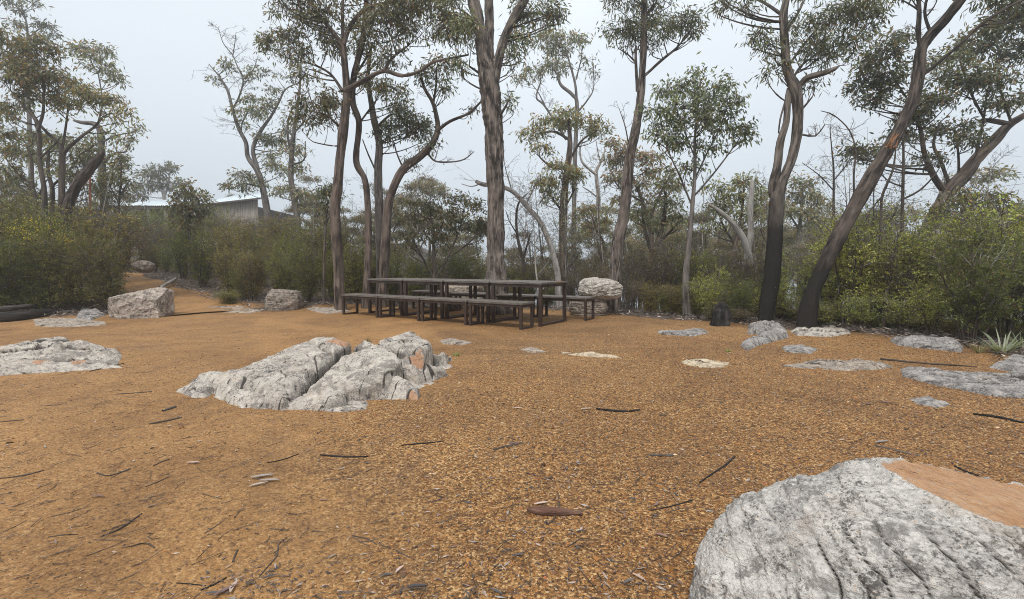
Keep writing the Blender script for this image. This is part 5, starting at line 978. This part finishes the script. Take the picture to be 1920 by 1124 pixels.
def shrub(px, Y, top, kind, wide=1.):
    """Y is where it stands, top the photograph row its tips reach"""
    p = at(px, top, Y); z = T1(p.x, Y); h = max(.35, p.z-z); lst = PS[kind]; pr = rs.choice(lst)
    if id(pr) in usedp: o = copy_tree(pr)
    else: o = pr; usedp.add(id(pr))
    s = h/1.72; o.location = (p.x, Y, z-.03); o.rotation_euler = (rs.uniform(-.06, .06), rs.uniform(-.06, .06), rs.random()*6.28); sw = min(max(s*wide, .6), 1.5); o.scale = (sw, sw, s)
    w_ = swhere(px, Y); BL.append((o, desc[kind], w_, px, 'shrub', 'shrubs '+w_)); return o
L_ = []
def belt(x0, x1, Y, top, kinds, stepx, jit=1.):
    x = x0
    while x < x1:
        Yt = Y(x) if callable(Y) else Y; tp = top(x) if callable(top) else top
        L_.append((x+rs.uniform(-.3, .3)*stepx, Yt+rs.uniform(-.35, .35)*jit, tp+rs.uniform(-26, 22), rs.choice(kinds))); x += stepx*rs.uniform(.85, 1.15)
belt(-330, 190, lambda x: 10.4+.0022*x, 440, ['tea', 'tea', 'olive'], 42, .5)
belt(-90, 190, 11.7, lambda x: 385+.12*max(x, 0), ['tea', 'tea', 'olive'], 42)
belt(-330, 190, 13.4, 385, ['olive', 'tea', 'dry'], 44)
belt(-330, 205, 16, 378, ['olive', 'dry', 'tea'], 50)
belt(430, 490, lambda x: 14.2-.012*(x-375), lambda x: 475-.10*(x-375), ['tea', 'tea', 'olive'], 32, .4)
belt(480, 660, lambda x: 12.4, 470, ['tea', 'olive', 'tea'], 36, .4)
belt(385, 640, 15.2, lambda x: 428, ['tea', 'olive', 'tea'], 36)
belt(340, 650, 17.5, lambda x: 425, ['olive', 'dry', 'tea'], 36)
belt(310, 640, 20.5, lambda x: 418, ['olive', 'dry'], 44)
belt(655, 920, 13.4, lambda x: 488, ['tea', 'olive', 'dry'], 36)
belt(650, 920, 15.5, lambda x: 480, ['olive', 'dry', 'tea'], 36)
belt(960, 1130, 13.2, lambda x: 515, ['olive', 'tea', 'dry'], 36)
belt(950, 1130, 16, lambda x: 500, ['olive', 'dry'], 40)
belt(1185, 1340, lambda x: 10.9-.006*(x-1185), lambda x: 540, ['tea', 'mid', 'dry', 'olive'], 28, .4)
belt(1130, 1440, lambda x: 12.4-.003*(x-1130), lambda x: 525, ['tea', 'olive', 'dry', 'mid'], 40)
belt(1130, 1460, 14.5, lambda x: 470, ['dry', 'dry', 'sapling'], 58)
belt(1330, 1500, lambda x: 9.6-.004*(x-1330), lambda x: 525, ['mid', 'bright', 'olive'], 34, .3)
belt(1555, 1850, lambda x: 8.2-.0052*(x-1555), lambda x: 545-.09*(x-1555), ['mid', 'bright', 'sapling', 'dry'], 66, .3)
belt(1480, 1960, lambda x: 9.4-.0040*(x-1480), lambda x: 520-.12*(x-1480), ['sapling', 'bright', 'dry', 'mid'], 84, .5)
belt(1500, 1980, lambda x: 10.8-.003*(x-1480), lambda x: 500-.10*(x-1480), ['dry', 'bright', 'sapling'], 80)
belt(1840, 1990, 6.6, lambda x: 430, ['mid', 'tea', 'bright'], 60, .3)
belt(1480, 1990, lambda x: 10.2-.0045*(x-1480), 612, ['tea', 'olive'], 44, .4)
belt(1480, 1990, lambda x: 9.2-.0045*(x-1480), 618, ['tea', 'olive', 'mid'], 44, .4)
belt(1130, 1500, 14, 560, ['tea', 'olive'], 46, .4)
belt(930, 1130, 14.5, 545, ['tea', 'olive'], 46, .4)
L_ += [(1346, 9.25, 566, 'mid'), (1385, 9.2, 572, 'dry'), (1368, 9.9, 530, 'mid')]
L_ += [(433, 11.9, 540, 'tea'), (1538, 8.6, 555, 'mid'), (455, 12.6, 500, 'tea'), (205, 16.5, 430, 'olive'), (235, 21, 425, 'dry')]
belt(370, 500, 23.5, 398, ['tea', 'olive', 'dry'], 24, .5)
belt(225, 350, 24, 408, ['tea', 'olive'], 24, .5)
belt(215, 350, 22, 425, ['olive', 'tea', 'dry'], 28, .5)
belt(290, 400, 19.5, 440, ['olive', 'tea'], 28, .4)
belt(1560, 1990, lambda x: 8.9-.0035*(x-1555), lambda x: 425-.14*(x-1555), ['sapling'], 34, .8)
belt(1580, 1990, lambda x: 10.4-.0035*(x-1555), lambda x: 395-.08*(x-1555), ['sapling'], 44, .8)
belt(20, 220, 12.6, 378, ['sapling', 'dry'], 44, .8)
belt(1180, 1500, 12, 455, ['sapling', 'dry'], 60, .8)
for q in L_: shrub(*q)
ORD = ['leftmost', 'second', 'third', 'fourth', 'fifth', 'sixth', 'seventh', 'eighth', 'ninth', 'tenth', 'eleventh', 'twelfth', 'thirteenth', 'fourteenth', 'fifteenth', 'sixteenth', 'seventeenth', 'eighteenth']
def label_all(BL):
  by = {}
  for e in BL: by.setdefault((e[1], e[2]), []).append(e)
  for (d_1, w_1), es in by.items():
    es.sort(key=lambda e: e[3])
    for i, (o, a_, b_, px, ct, gr) in enumerate(es):
        pre = '' if len(es) == 1 else (ORD[i]+' ' if i == 0 else ('rightmost ' if i == len(es)-1 else ORD[i]+' from left, '))
        tag(o, pre+a_+', '+b_, ct, gr)
label_all(BL)
for k in PS:
    for pr in PS[k]:
        if id(pr) not in usedp:
            for ch in list(pr.children): bpy.data.objects.remove(ch)
            bpy.data.objects.remove(pr)

def proto_bare(seed):
    rng = np.random.default_rng(seed); root = empty('bare_sapling', (0, 0, 0), 'bare sapling', 'dead tree'); tb = MB(); h = 3.4; sm = []
    x1, x2 = rng.normal(0, .12, 2); main = [(0, 0, -.3, .026), (x1, 0, h*.3, .022), (x1+x2*.5, .05, h*.65, .014), (x1+x2*1.4, 0, h, .004)]; tube(tb, main, 6, .2); sm.append(spline(main, .1))
    for k in range(4):
        a = sm[0][int(rng.uniform(.2, .7)*(len(sm[0])-1))]; an = rng.random()*6.283; L = rng.uniform(.6, 1.3); e = a[:3]+np.array([math.cos(an)*L*.6, math.sin(an)*L*.6, L*.8]); m_ = (a[:3]+e)/2+np.array([math.cos(an), math.sin(an), -.3])*L*.12
        st = [(*a[:3], .012), (*m_, .009), (*e, .003)]; tube(tb, st, 5, .15); sm.append(spline(st, .1))
    tb.obj('trunk', BARK_BROWN if seed % 2 else BARK_DEAD, root)
    mb = MB(); baretw(mb, sm[0], rng, 16, .7, 1, lo=.3, r=.006)
    for q in sm[1:]: baretw(mb, q, rng, 6, .5, 1, lo=.3, r=.005)
    A = np.vstack(sm); A = A[A[:, 2] > h*.45]; n_l = (0, 260, 500)[seed % 3]
    if n_l:
        k = rng.integers(0, len(A), n_l); q = A[k, :3]+rng.normal(0, .22, (n_l, 3)); leaves(mb, q, nrm(rng.normal(0, .6, (n_l, 3))+[0, 0, -.7]), .08, .02, 0, tones(G_GREY, n_l, rng, .2), rng)
    mb.obj('crown', [LEAF, BARK_DARK], root); return root
PB = [proto_bare(900+k) for k in range(5)]; rb = random.Random(21); BB_ = []
for k in range(66):
    if k < 34: px = rb.uniform(965, 1520); top = rb.uniform(330, 470); Yb = rb.uniform(11.5, 20)
    elif k < 50: px = rb.uniform(560, 915); top = rb.uniform(330, 460); Yb = rb.uniform(13.5, 19)
    elif k < 60: px = rb.uniform(1540, 1900); top = rb.uniform(300, 420); Yb = rb.uniform(9.5, 15)
    else: px = rb.uniform(0, 185); top = rb.uniform(280, 380); Yb = rb.uniform(12.5, 17)
    o = PB[k] if k < 5 else copy_tree(PB[k % 5]); p = at(px, top, Yb); z = T1(p.x, Yb); s = (p.z-z)/3.4
    o.location = (p.x, Yb, z); o.rotation_euler = (rb.uniform(-.12, .12), rb.uniform(-.18, .18), rb.random()*6.28); o.scale = (min(s, 1.2), min(s, 1.2), s)
    BB_.append((o, 'near bare thin stem' if Yb < 13.5 else 'middle bare thin stem' if Yb < 16.5 else 'far bare thin stem', where(px), px, 'dead tree', 'bare thin stems '+where(px)))
label_all(BB_)

# ---- yellow blossom on two shrubs
def blossom(name, label, pts, colr, r, n, seed):
    rng = np.random.default_rng(seed); mb = MB()
    root = None
    c0 = at(*pts[0]); z = T1(c0.x, c0.y); root = empty(name, (c0.x, c0.y, z), label, 'shrub'); org = np.array(root.location); sb = MB()
    for (px, py, Y) in pts:
        c = np.array(at(px, py, Y)); st = [(c0.x, c0.y, z-.05, .008), ((c0.x+c[0])/2, c0.y, (z+c[2])/2, .006), (*c, .003)]; tube(sb, st, 5, .1)
        q = c+rng.normal(0, 1, (n, 3))*np.array([.14, .12, .10]); t = rng.random(n); cc = np.concatenate([mixc(colr[0], colr[1], t), np.ones((n, 1))], 1)
        leaves(mb, q, nrm(rng.normal(0, 1, (n, 3))+[0, 0, .6]), r, r*.8, 0, cc, rng)
        q = c+rng.normal(0, 1, (n*3, 3))*np.array([.16, .14, .13]); leaves(mb, q, nrm(rng.normal(0, 1, (n*3, 3))+[0, 0, .6]), .045, .012, 0, tones(G_TEA, n*3, rng, .05), rng)
        k = rng.integers(0, n*3, 40); twigs(sb, np.tile(c-[0, 0, .12], (40, 1)), q[k], .002, .001, 0, .05, rng)
    sb.obj('stem', BARK_DARK, root, org=org); mb.obj('blossom', FINE, root, org=org)
blossom('flowering_shrub', 'shrub dotted with yellow flowers at the left, in front of the thin gums', [(40, 428, 10.9), (60, 420, 10.9), (30, 435, 10.8), (95, 425, 11), (55, 445, 10.8)], ((.45, .32, .02), (.62, .48, .04)), .028, 75, 41)
blossom('flowering_shrub', 'small shrub tipped with orange yellow flowers, right of the yellow flowered one', [(135, 455, 10.9), (118, 450, 10.9), (62, 447, 10.7)], ((.50, .26, .02), (.62, .42, .03)), .028, 70, 42)
blossom('flowering_shrub', 'shrub with small white blossoms right of the path', [(400, 455, 14.3), (378, 465, 14.3), (460, 475, 14)], ((.5, .52, .42), (.7, .7, .62)), .03, 22, 43)
blossom('flowering_shrub', 'low shrub with yellowing leaves beside the charred stump', [(1345, 560, 9.2), (1335, 572, 9.1), (1360, 545, 9.2)], ((.42, .33, .03), (.5, .40, .05)), .03, 30, 44)

# ================================================================== stump, logs, spiky grass
def log(name, label, cat, pts, bark, seed, n=14, rough=.14, group=None):
    P = []
    for q in pts:
        x, y = gpt(q[0], q[1]); r = q[2]/2*y/F; P.append((x, y, T1(x, y)+r*.6+(q[3] if len(q) > 3 else 0), r))
    mb = MB(); tube(mb, P, n, .04 if n > 8 else .03, rough, seed=seed); return tag(mb.obj(name, bark, org=np.array(P[0][:3])), label, cat, group)
c = gpt(1367, 615); mb = MB(); zc = T1(*c)
tube(mb, [(c[0], c[1]+.35, zc-.1, .17), (c[0]+.01, c[1]+.35, zc+.12, .14), (c[0]+.02, c[1]+.36, zc+.28, .13), (c[0]-.02, c[1]+.35, zc+.38, .07)], 28, .025, .3, seed=4, flare=.2)
tag(mb.obj('tree_stump', CHAR, org=(c[0], c[1], zc)), 'charred black stump at the back edge of the gravel', 'stump')
log('fallen_log', 'charred black log lying at the left edge below the shrubs', 'log', [(-40, 606, 26), (20, 603, 24), (60, 597, 20), (95, 590, 12), (112, 585, 5)], CHAR, 5)
log('fallen_branch', 'grey brown branch resting on the charred log at the left', 'branch', [(-20, 598, 9, .14), (40, 591, 9, .14), (95, 583, 8, .1), (135, 577, 5, .05)], BARK_GREY, 6, 10)
log('fallen_branch', 'pale dead stick lying between the path and the shrubs', 'branch', [(300, 548, 6, .1), (316, 540, 6, .12), (330, 532, 4, .15)], BARK_DEAD, 7, 8)
log('fallen_branch', 'long thin dark branch lying along the slab at the right edge', 'branch', [(1650, 683, 4, .05), (1740, 692, 4, .05), (1830, 700, 3, .06)], BARK_DARK, 8, 8)
log('fallen_branch', 'thin dark branch lying in the gravel at the right edge below the long slab', 'branch', [(1825, 778, 5), (1870, 784, 6), (1930, 797, 5)], CHAR, 9, 8)
def tuft(name, label, px, py, n, L, W, pal, seed, spread=.6, lean=0.):
    rng = np.random.default_rng(seed); x, y = gpt(px, py); z = T1(x, y); mb = MB(); a = rng.random(n)*6.283
    D0 = nrm(np.stack([np.cos(a)*spread+lean, np.sin(a)*spread, np.full(n, 1.)*rng.uniform(.6, 1.2, n)], 1)); l = L*rng.uniform(.5, 1.1, n); base = np.array([x, y, z-.01])+np.stack([np.cos(a), np.sin(a), a*0], 1)*L*.06
    S_ = nrm(np.cross(D0, [0, 0, 1])); rows = []
    K = 5
    for k in range(K):
        t = k/(K-1); c = base+D0*(l*t)[:, None]-np.array([0, 0, 1])*(l*t*t*.35*spread)[:, None]; ww = (W*(1-t**1.6)+.0006); rows += [c-S_*ww/2, c+S_*ww/2]
    v = np.stack(rows, 1).reshape(-1, 3); q = np.concatenate([(np.arange(n)*2*K)[:, None]+np.array([2*k, 2*k+1, 2*k+3, 2*k+2])[None] for k in range(K-1)])
    cc = np.repeat(np.concatenate([mixc(pal[0], pal[1], rng.random(n)), np.ones((n, 1))], 1), 2*K, axis=0); mb.add(v, q, c=cc)
    return tag(mb.obj(name, FINE, org=(x, y, z)), label, 'grass')
tuft('spiky_grass', 'spiky pale green strap leaved grass tussock at the right edge', 1880, 664, 46, .48, .022, ((.16, .19, .11), (.38, .40, .30)), 51, .7)
tuft('spiky_grass', 'second smaller grey green grass tussock behind the dark boulder at the right edge', 1915, 655, 30, .40, .018, ((.12, .15, .08), (.30, .32, .22)), 52, .7)
tuft('grass_sprout', 'tiny bright green grass sprout at the left foot of the large outcrop', 462, 757, 40, .045, .008, ((.12, .20, .03), (.22, .34, .05)), 53, 1.2)
tuft('grass_sprout', 'low dull green sprouts in the gravel left of the large outcrop', 370, 757, 50, .05, .006, ((.12, .17, .05), (.20, .26, .08)), 54, 1.6)
tuft('grass_sprout', 'dry grass tuft growing on top of the large outcrop', 690, 642, 60, .13, .004, ((.12, .10, .04), (.26, .21, .10)), 55, .6)
tuft('grass_sprout', 'small green herb beside the lumpy rock ridge', 1365, 659, 40, .07, .010, ((.10, .17, .04), (.18, .28, .06)), 56, .9)
tuft('grass_sprout', 'yellow green moss patch at the mouth of the path', 430, 583, 80, .09, .012, ((.12, .16, .03), (.22, .26, .06)), 57, 1.8)
tuft('grass_sprout', 'green weeds by the left outcrop near its right tip', 245, 668, 40, .06, .008, ((.08, .13, .03), (.14, .2, .05)), 58, 1.3)
tuft('grass_sprout', 'fine green tuft behind the right tip of the large outcrop', 855, 668, 46, .10, .005, ((.10, .13, .03), (.2, .22, .07)), 59, .7)
tuft('grass_sprout', 'tall dry tuft at the right end of the rock shelf under the bushes', 1835, 662, 50, .25, .006, ((.14, .12, .06), (.3, .26, .15)), 60, .6)
tuft('grass_sprout', 'small olive tussock in front of the shrubs left of the round boulder', 435, 560, 90, .22, .006, ((.08, .10, .03), (.16, .18, .06)), 61, .8)

# ================================================================== twigs and leaves lying on the gravel
tw = [([(192, 1006), (225, 993), (248, 977), (266, 964)], 7, 'dark stick lying slanted on the smooth sand at the lower left'),
      ([(244, 1026), (262, 1021), (280, 1021), (290, 1028)], 6, 'short arched dark twig below the slanted stick'),
      ([(486, 1082), (505, 1060), (520, 1042), (522, 1022), (538, 1009)], 5, 'forked dark twig bending upward in the lower left centre'),
      ([(376, 1108), (400, 1098), (425, 1084)], 6, 'straight black twig beside the bark scraps at the bottom edge'),
      ([(330, 1094), (355, 1096), (386, 1099)], 4, 'thin twig meeting the black one at the bottom edge'),
      ([(600, 854), (630, 857), (660, 858), (690, 857)], 6, 'charred stick lying level in the middle distance, below the flat pale slab'),
      ([(752, 836), (775, 834), (800, 832), (832, 828)], 5, 'level charred stick right of the one below the flat pale slab'),
      ([(1118, 768), (1150, 772), (1175, 773), (1200, 770)], 8, 'thick charred stick right of centre beyond the bark strip'),
      ([(1312, 906), (1335, 890), (1362, 872), (1378, 857)], 6, 'black slanted stick above the large foreground boulder'),
      ([(436, 1055), (441, 1042), (446, 1032)], 6, 'short upright looking twig near the forked twig'),
      ([(0, 898), (30, 895), (60, 889), (82, 883)], 5, 'thin forked twig touching the left edge'),
      ([(280, 796), (305, 792), (340, 784)], 6, 'dark stick left of the large outcrop on smooth sand'),
      ([(305, 772), (318, 768), (330, 764)], 8, 'pale brown chip of wood just left of the large outcrop'),
      ([(182, 888), (205, 893), (245, 880)], 5, 'thin bent twig on the smooth sand at the left'),
      ([(272, 914), (295, 905), (316, 895)], 4, 'fine straight twig under the bent twig'),
      ([(288, 874), (305, 866), (318, 862)], 4, 'fine short twig in line with the bent twig'),
      ([(500, 869), (530, 863), (560, 852)], 4, 'fine curved twig left of the level charred stick'),
      ([(925, 845), (950, 838), (980, 832)], 6, 'dark bark sliver left of the centre leaves'),
      ([(987, 888), (1010, 894), (1035, 898)], 5, 'thin dark twig above the bark strip'),
      ([(1215, 854), (1240, 856), (1262, 855)], 8, 'flat grey bark flake above the boulder'),
      ([(1025, 985), (1038, 975), (1048, 950), (1046, 925)], 5, 'crossing twig sticking up by the brown bark strip'),
      ([(712, 1022), (740, 1032), (768, 1046)], 4, 'thin dark twig at the lower centre'),
      ([(1065, 1026), (1080, 1016), (1090, 1010)], 4, 'short twig right of the brown bark strip'),
      ([(1220, 958), (1260, 950), (1300, 938)], 4, 'slender twig left of the black slanted stick'),
      ([(1640, 836), (1680, 846), (1725, 856)], 6, 'grey stick lying behind the orange face of the boulder'),
      ([(1790, 875), (1810, 885), (1835, 893)], 6, 'black stick behind the boulder near the right edge'),
      ([(0, 792), (25, 790), (45, 788)], 4, 'fine twig lying at the left edge below the left outcrop'),
      ([(90, 1008), (120, 1004), (145, 1003)], 4, 'faint thin twig near the lower left corner'),
      ([(168, 697), (200, 690), (232, 682)], 4, 'thin twig trailing from the left outcrop'),
      ([(215, 740), (250, 738), (285, 735)], 3, 'very fine twig on the sand between the two outcrops'),
      ([(660, 1005), (690, 1012), (706, 1022)], 4, 'short thin twig left of the lower centre')]
for k, (pp, wd_, lb) in enumerate(tw):
    log('twig', lb, 'twig', [(x, y, wd_*.62*(.6+.4*math.sin(math.pi*(i+.6)/(len(pp)+.2)))) for i, (x, y) in enumerate(pp)], CHAR if ('black' in lb or 'charred' in lb) else (BARK_GREY if 'grey' in lb or 'pale' in lb else BARK_DARK), 100+k, 7, .12, 'twigs lying on the gravel')
log('bark_strip', 'thick reddish brown bark strip lying in the centre foreground', 'bark', [(990, 958, 8), (1005, 963, 17), (1040, 965, 18), (1070, 965, 12), (1092, 966, 6)], m_bark('red_brown_bark', (.05, .025, .018), (.13, .065, .045), (.24, .15, .11)), 200, 10, .2)
DP = [((.30, .21, .17), (.42, .33, .29)), ((.13, .085, .075), (.20, .13, .12)), ((.045, .042, .045), (.09, .085, .09)), ((.22, .18, .16), (.33, .30, .29))]
def dleaf(px, py, L, ang, kind, label):
    rng = np.random.default_rng(int(px+py)); x, y = gpt(px, py); z = T1(x, y)+.008; K = 7; v = []; c = []; d = np.array([math.cos(ang), math.sin(ang), 0]); s = np.array([-d[1], d[0], 0])
    col_ = np.append(mixc(DP[kind][0], DP[kind][1], [rng.random()])[0], 1)
    for k in range(K):
        t = k/(K-1); w_ = L*.095*math.sin(math.pi*min(1, t*.93+.07))**.8+.0008; cv = s*L*.10*math.sin(t*3)
        m0 = d*L*(t-.5)+cv+np.array([0, 0, L*.10*(t-.5)**2*2])
        v += [m0-s*w_+[0, 0, w_*.35], m0+[0, 0, -.001], m0+s*w_+[0, 0, w_*.35]]; c += [col_, col_*[.8, .8, .8, 1], col_]
    q = [[3*k+a, 3*k+a+1, 3*k+a+4, 3*k+a+3] for k in range(K-1) for a in (0, 1)]; mb = MB(); mb.add(v, q, c=np.array(c))
    tag(mb.obj('dry_leaf', DRY, loc=(x, y, z)), label, 'leaf', 'single dry leaves on the gravel')
for a in [(1015, 948, .075, .3, 0, 'cream dry leaf lying on the brown bark strip'), (492, 897, .12, .35, 3, 'pale curled leaf topmost of the grey leaf group at left centre'), (505, 905, .11, .1, 3, 'pale leaf in the middle of the grey leaf group at left centre'), (485, 912, .09, .6, 3, 'pale leaf lowest of the grey leaf group at left centre'),
          (893, 859, .055, 1.9, 0, 'pinkish oval leaf left of the centre'), (362, 871, .08, .05, 0, 'cream narrow leaf on the smooth sand'), (183, 934, .06, 0., 1, 'mauve leaf at the left on smooth sand'), (970, 768, .09, .1, 0, 'thin cream leaf far in the centre'), (1100, 769, .10, .2, 0, 'tan leaf touching the thick charred stick'), (1245, 780, .11, .2, 2, 'grey leaf right of the thick charred stick'),
          (965, 834, .08, .2, 1, 'mauve brown leaf in the centre'), (1085, 870, .07, 1.4, 3, 'grey leaf standing on edge right of centre'), (1240, 1008, .06, -.5, 1, 'folded mauve leaf left of the boulder'), (972, 1046, .07, .3, 2, 'dark grey leaf in the lower centre'), (782, 1105, .09, .1, 2, 'black leaf at the bottom edge, left of centre'), (930, 1115, .07, -.6, 2, 'black leaf at the bottom edge in the centre'),
          (725, 1083, .07, .2, 2, 'dark leaf near the bottom left centre'), (750, 1072, .05, 1.1, 0, 'pink leaf tip beside the dark leaf near the bottom'), (1180, 1095, .07, .5, 2, 'dark leaf by a pale one at the bottom right of centre'), (1198, 1088, .06, -.9, 0, 'pale pink leaf by the dark one at the bottom right of centre'), (1655, 832, .12, .3, 3, 'pale grey leaf behind the boulder'), (1270, 872, .05, 0, 2, 'small dark leaf left of the black slanted stick'),
          (40, 695, .1, .2, 3, 'pale leaf lying against the left outcrop'), (1630, 760, .1, .4, 1, 'brown leaf left of the small slab at right'), (1665, 757, .12, -.3, 1, 'curled brown leaf touching the small slab at right'), (1090, 1000, .05, .2, 2, 'small grey leaf right of the crossing twig'), (425, 1112, .09, .9, 1, 'curled brown leaf at the bottom edge among the black twigs'), (402, 1118, .08, .1, 2, 'black leaf scrap at the bottom edge among the black twigs'), (440, 1104, .07, 1.7, 0, 'tan leaf standing up among the black twigs at the bottom edge'), (508, 1086, .07, .5, 2, 'dark curled leaf beside the forked twig')]:
    dleaf(a[0], a[1], a[2]*(.72 if a[4] == 2 else .9), *a[3:])

# uncountable litter
rng = np.random.default_rng(5); mb = MB(); n = 9000
Yl = 1.3*(12/1.3)**(rng.random(n)**.8); Xl = rng.uniform(-1.3, 1.3, n)*Yl; k = (sdist(Xl, Yl, EDGE) < 0) & (rng.random(n) < np.clip(.12+.7*sstep(Xl, -2, 1), 0, 1)); Xl, Yl = Xl[k], Yl[k]; n = len(Xl)
a = rng.random(n)*6.283; D = np.stack([np.cos(a), np.sin(a), rng.normal(0, .12, n)], 1); ki = rng.choice(4, n, p=(.22, .33, .3, .15)); c0 = np.array([d_[0] for d_ in DP])[ki]; c1 = np.array([d_[1] for d_ in DP])[ki]; t = rng.random((n, 1)); L = rng.uniform(.012, .045, n)
cs = [(400, 735, .25), (470, 765, .25), (600, 778, .2), (745, 750, .2), (850, 690, .25), (1280, 632, .5), (1400, 655, .4), (1300, 650, .5), (80, 712, .3), (220, 690, .25), (1640, 760, .3), (1850, 760, .4), (1700, 670, .5), (1550, 640, .5), (1180, 605, .5), (700, 600, .5), (430, 592, .6), (150, 610, .6), (30, 620, .6), (1450, 700, .3), (1320, 690, .25), (410, 1110, .10), (510, 1090, .08), (640, 1120, .15), (900, 1110, .15), (1050, 900, .15), (1180, 1090, .1), (1000, 840, .2), (1620, 835, .2)]
nc = 150; cx_ = []; cy2_ = []
for (px, py, sg) in cs:
    g_ = gpt(px, py); cx_.append(rng.normal(g_[0], sg*1.4, nc)); cy2_.append(rng.normal(g_[1], sg*.8, nc))
Xl = np.concatenate([Xl]+cx_); Yl = np.concatenate([Yl]+cy2_); n2_ = len(Xl)-n; a = rng.random(n2_)*6.283; D = np.concatenate([D, np.stack([np.cos(a), np.sin(a), rng.normal(0, .15, n2_)], 1)]); k2 = rng.choice(4, n2_, p=(.12, .33, .45, .1))
c0 = np.concatenate([c0, np.array([q[0] for q in DP])[k2]*.7]); c1 = np.concatenate([c1, np.array([q[1] for q in DP])[k2]*.8]); t = rng.random((len(Xl), 1)); L = np.concatenate([L, rng.uniform(.006, .03, n2_)]); n = len(Xl)
leaves(mb, np.stack([Xl, Yl, T(Xl, Yl)+.006], 1), D, L, L*rng.uniform(.12, .3, n), 0, np.concatenate([c0*(1-t)+c1*t, np.ones((n, 1))], 1), rng, .15, np.array([[0, 0, 1.]])+rng.normal(0, .25, (n, 3)))
tag(mb.obj('leaf_litter', DRY), 'scattered small dry leaf scraps over the gravel', kind='stuff')
mb = MB(); n = 1500; Yl = 1.4*(11/1.4)**rng.random(n); Xl = rng.uniform(-1.3, 1.3, n)*Yl; k = sdist(Xl, Yl, EDGE) < 0; Xl, Yl = Xl[k], Yl[k]; n = len(Xl); a = rng.normal(.5, .8, n); L = rng.uniform(.02, .13, n); A = np.stack([Xl, Yl, T(Xl, Yl)+.003], 1); B = A+np.stack([np.cos(a)*L, np.sin(a)*L, rng.uniform(0, .008, n)], 1)
twigs(mb, A, B, .0017, .0012, 0, .06, rng); tag(mb.obj('twig_litter', BARK_DARK), 'scattered fine twig scraps over the gravel', kind='stuff')
mb = MB(); n = 60000; Yl = rng.uniform(4, 22, n); Xl = rng.uniform(-1.2, 1.2, n)*Yl; d_ = sdist(Xl, Yl, EDGE)+fbm(np.stack([Xl*1.3, Yl*1.3, Xl*0], 1), 3, 4)*.5; pd = np.min(np.hypot(Xl[:, None]-S[None, ::6, 0], Yl[:, None]-S[None, ::6, 1]), axis=1); k = (d_ > -.15) & (pd > .55); Xl, Yl = Xl[k], Yl[k]; n = len(Xl)
a = rng.random(n)*6.283; D = nrm(np.stack([np.cos(a), np.sin(a), rng.normal(.1, .3, n)], 1)); ki = rng.choice(4, n, p=(.2, .35, .2, .25)); c0 = np.array([q[0] for q in DP])[ki]; c1 = np.array([q[1] for q in DP])[ki]; t = rng.random((n, 1)); L = rng.uniform(.04, .13, n); zz = T(Xl, Yl)+rng.uniform(.005, .05, n)
leaves(mb, np.stack([Xl, Yl, zz], 1), D, L, L*rng.uniform(.12, .3, n), 0, np.concatenate([(c0*(1-t)+c1*t)*.8, np.ones((n, 1))], 1), rng, .15)
j = rng.integers(0, n, n//4); A = np.stack([Xl[j], Yl[j], zz[j]], 1); a = rng.random(len(j))*6.283; L = rng.uniform(.08, .5, len(j)); B = A+np.stack([np.cos(a)*L, np.sin(a)*L, rng.uniform(0, .12, len(j))], 1); twigs(mb, A, B, rng.uniform(.002, .008, len(j)), .002, 1, .08, rng)
tag(mb.obj('forest_litter', [DRY, BARK_GREY]), 'leaf and stick litter covering the ground under the shrubs', kind='stuff')
# ================================================================== fog
bpy.ops.mesh.primitive_cube_add(size=1); hz = bpy.context.object; hz.name = 'haze'; hz.scale = (860, 860, 90); hz.location = (0, 5, -29+1)
hz.location.z = 17-45; tag(hz, 'thin grey morning fog', kind='stuff')
m = bpy.data.materials.new('fog'); m.use_nodes = True; n = m.node_tree; n.nodes.clear(); o = n.nodes.new('ShaderNodeOutputMaterial'); v = n.nodes.new('ShaderNodeVolumePrincipled')
v.inputs['Color'].default_value = (.90, .93, .96, 1); v.inputs['Density'].default_value = HAZE; v.inputs['Anisotropy'].default_value = .65; n.links.new(v.outputs[0], o.inputs['Volume']); hz.data.materials.append(m)
print('tris', sum(len(me.polygons) for me in bpy.data.meshes))
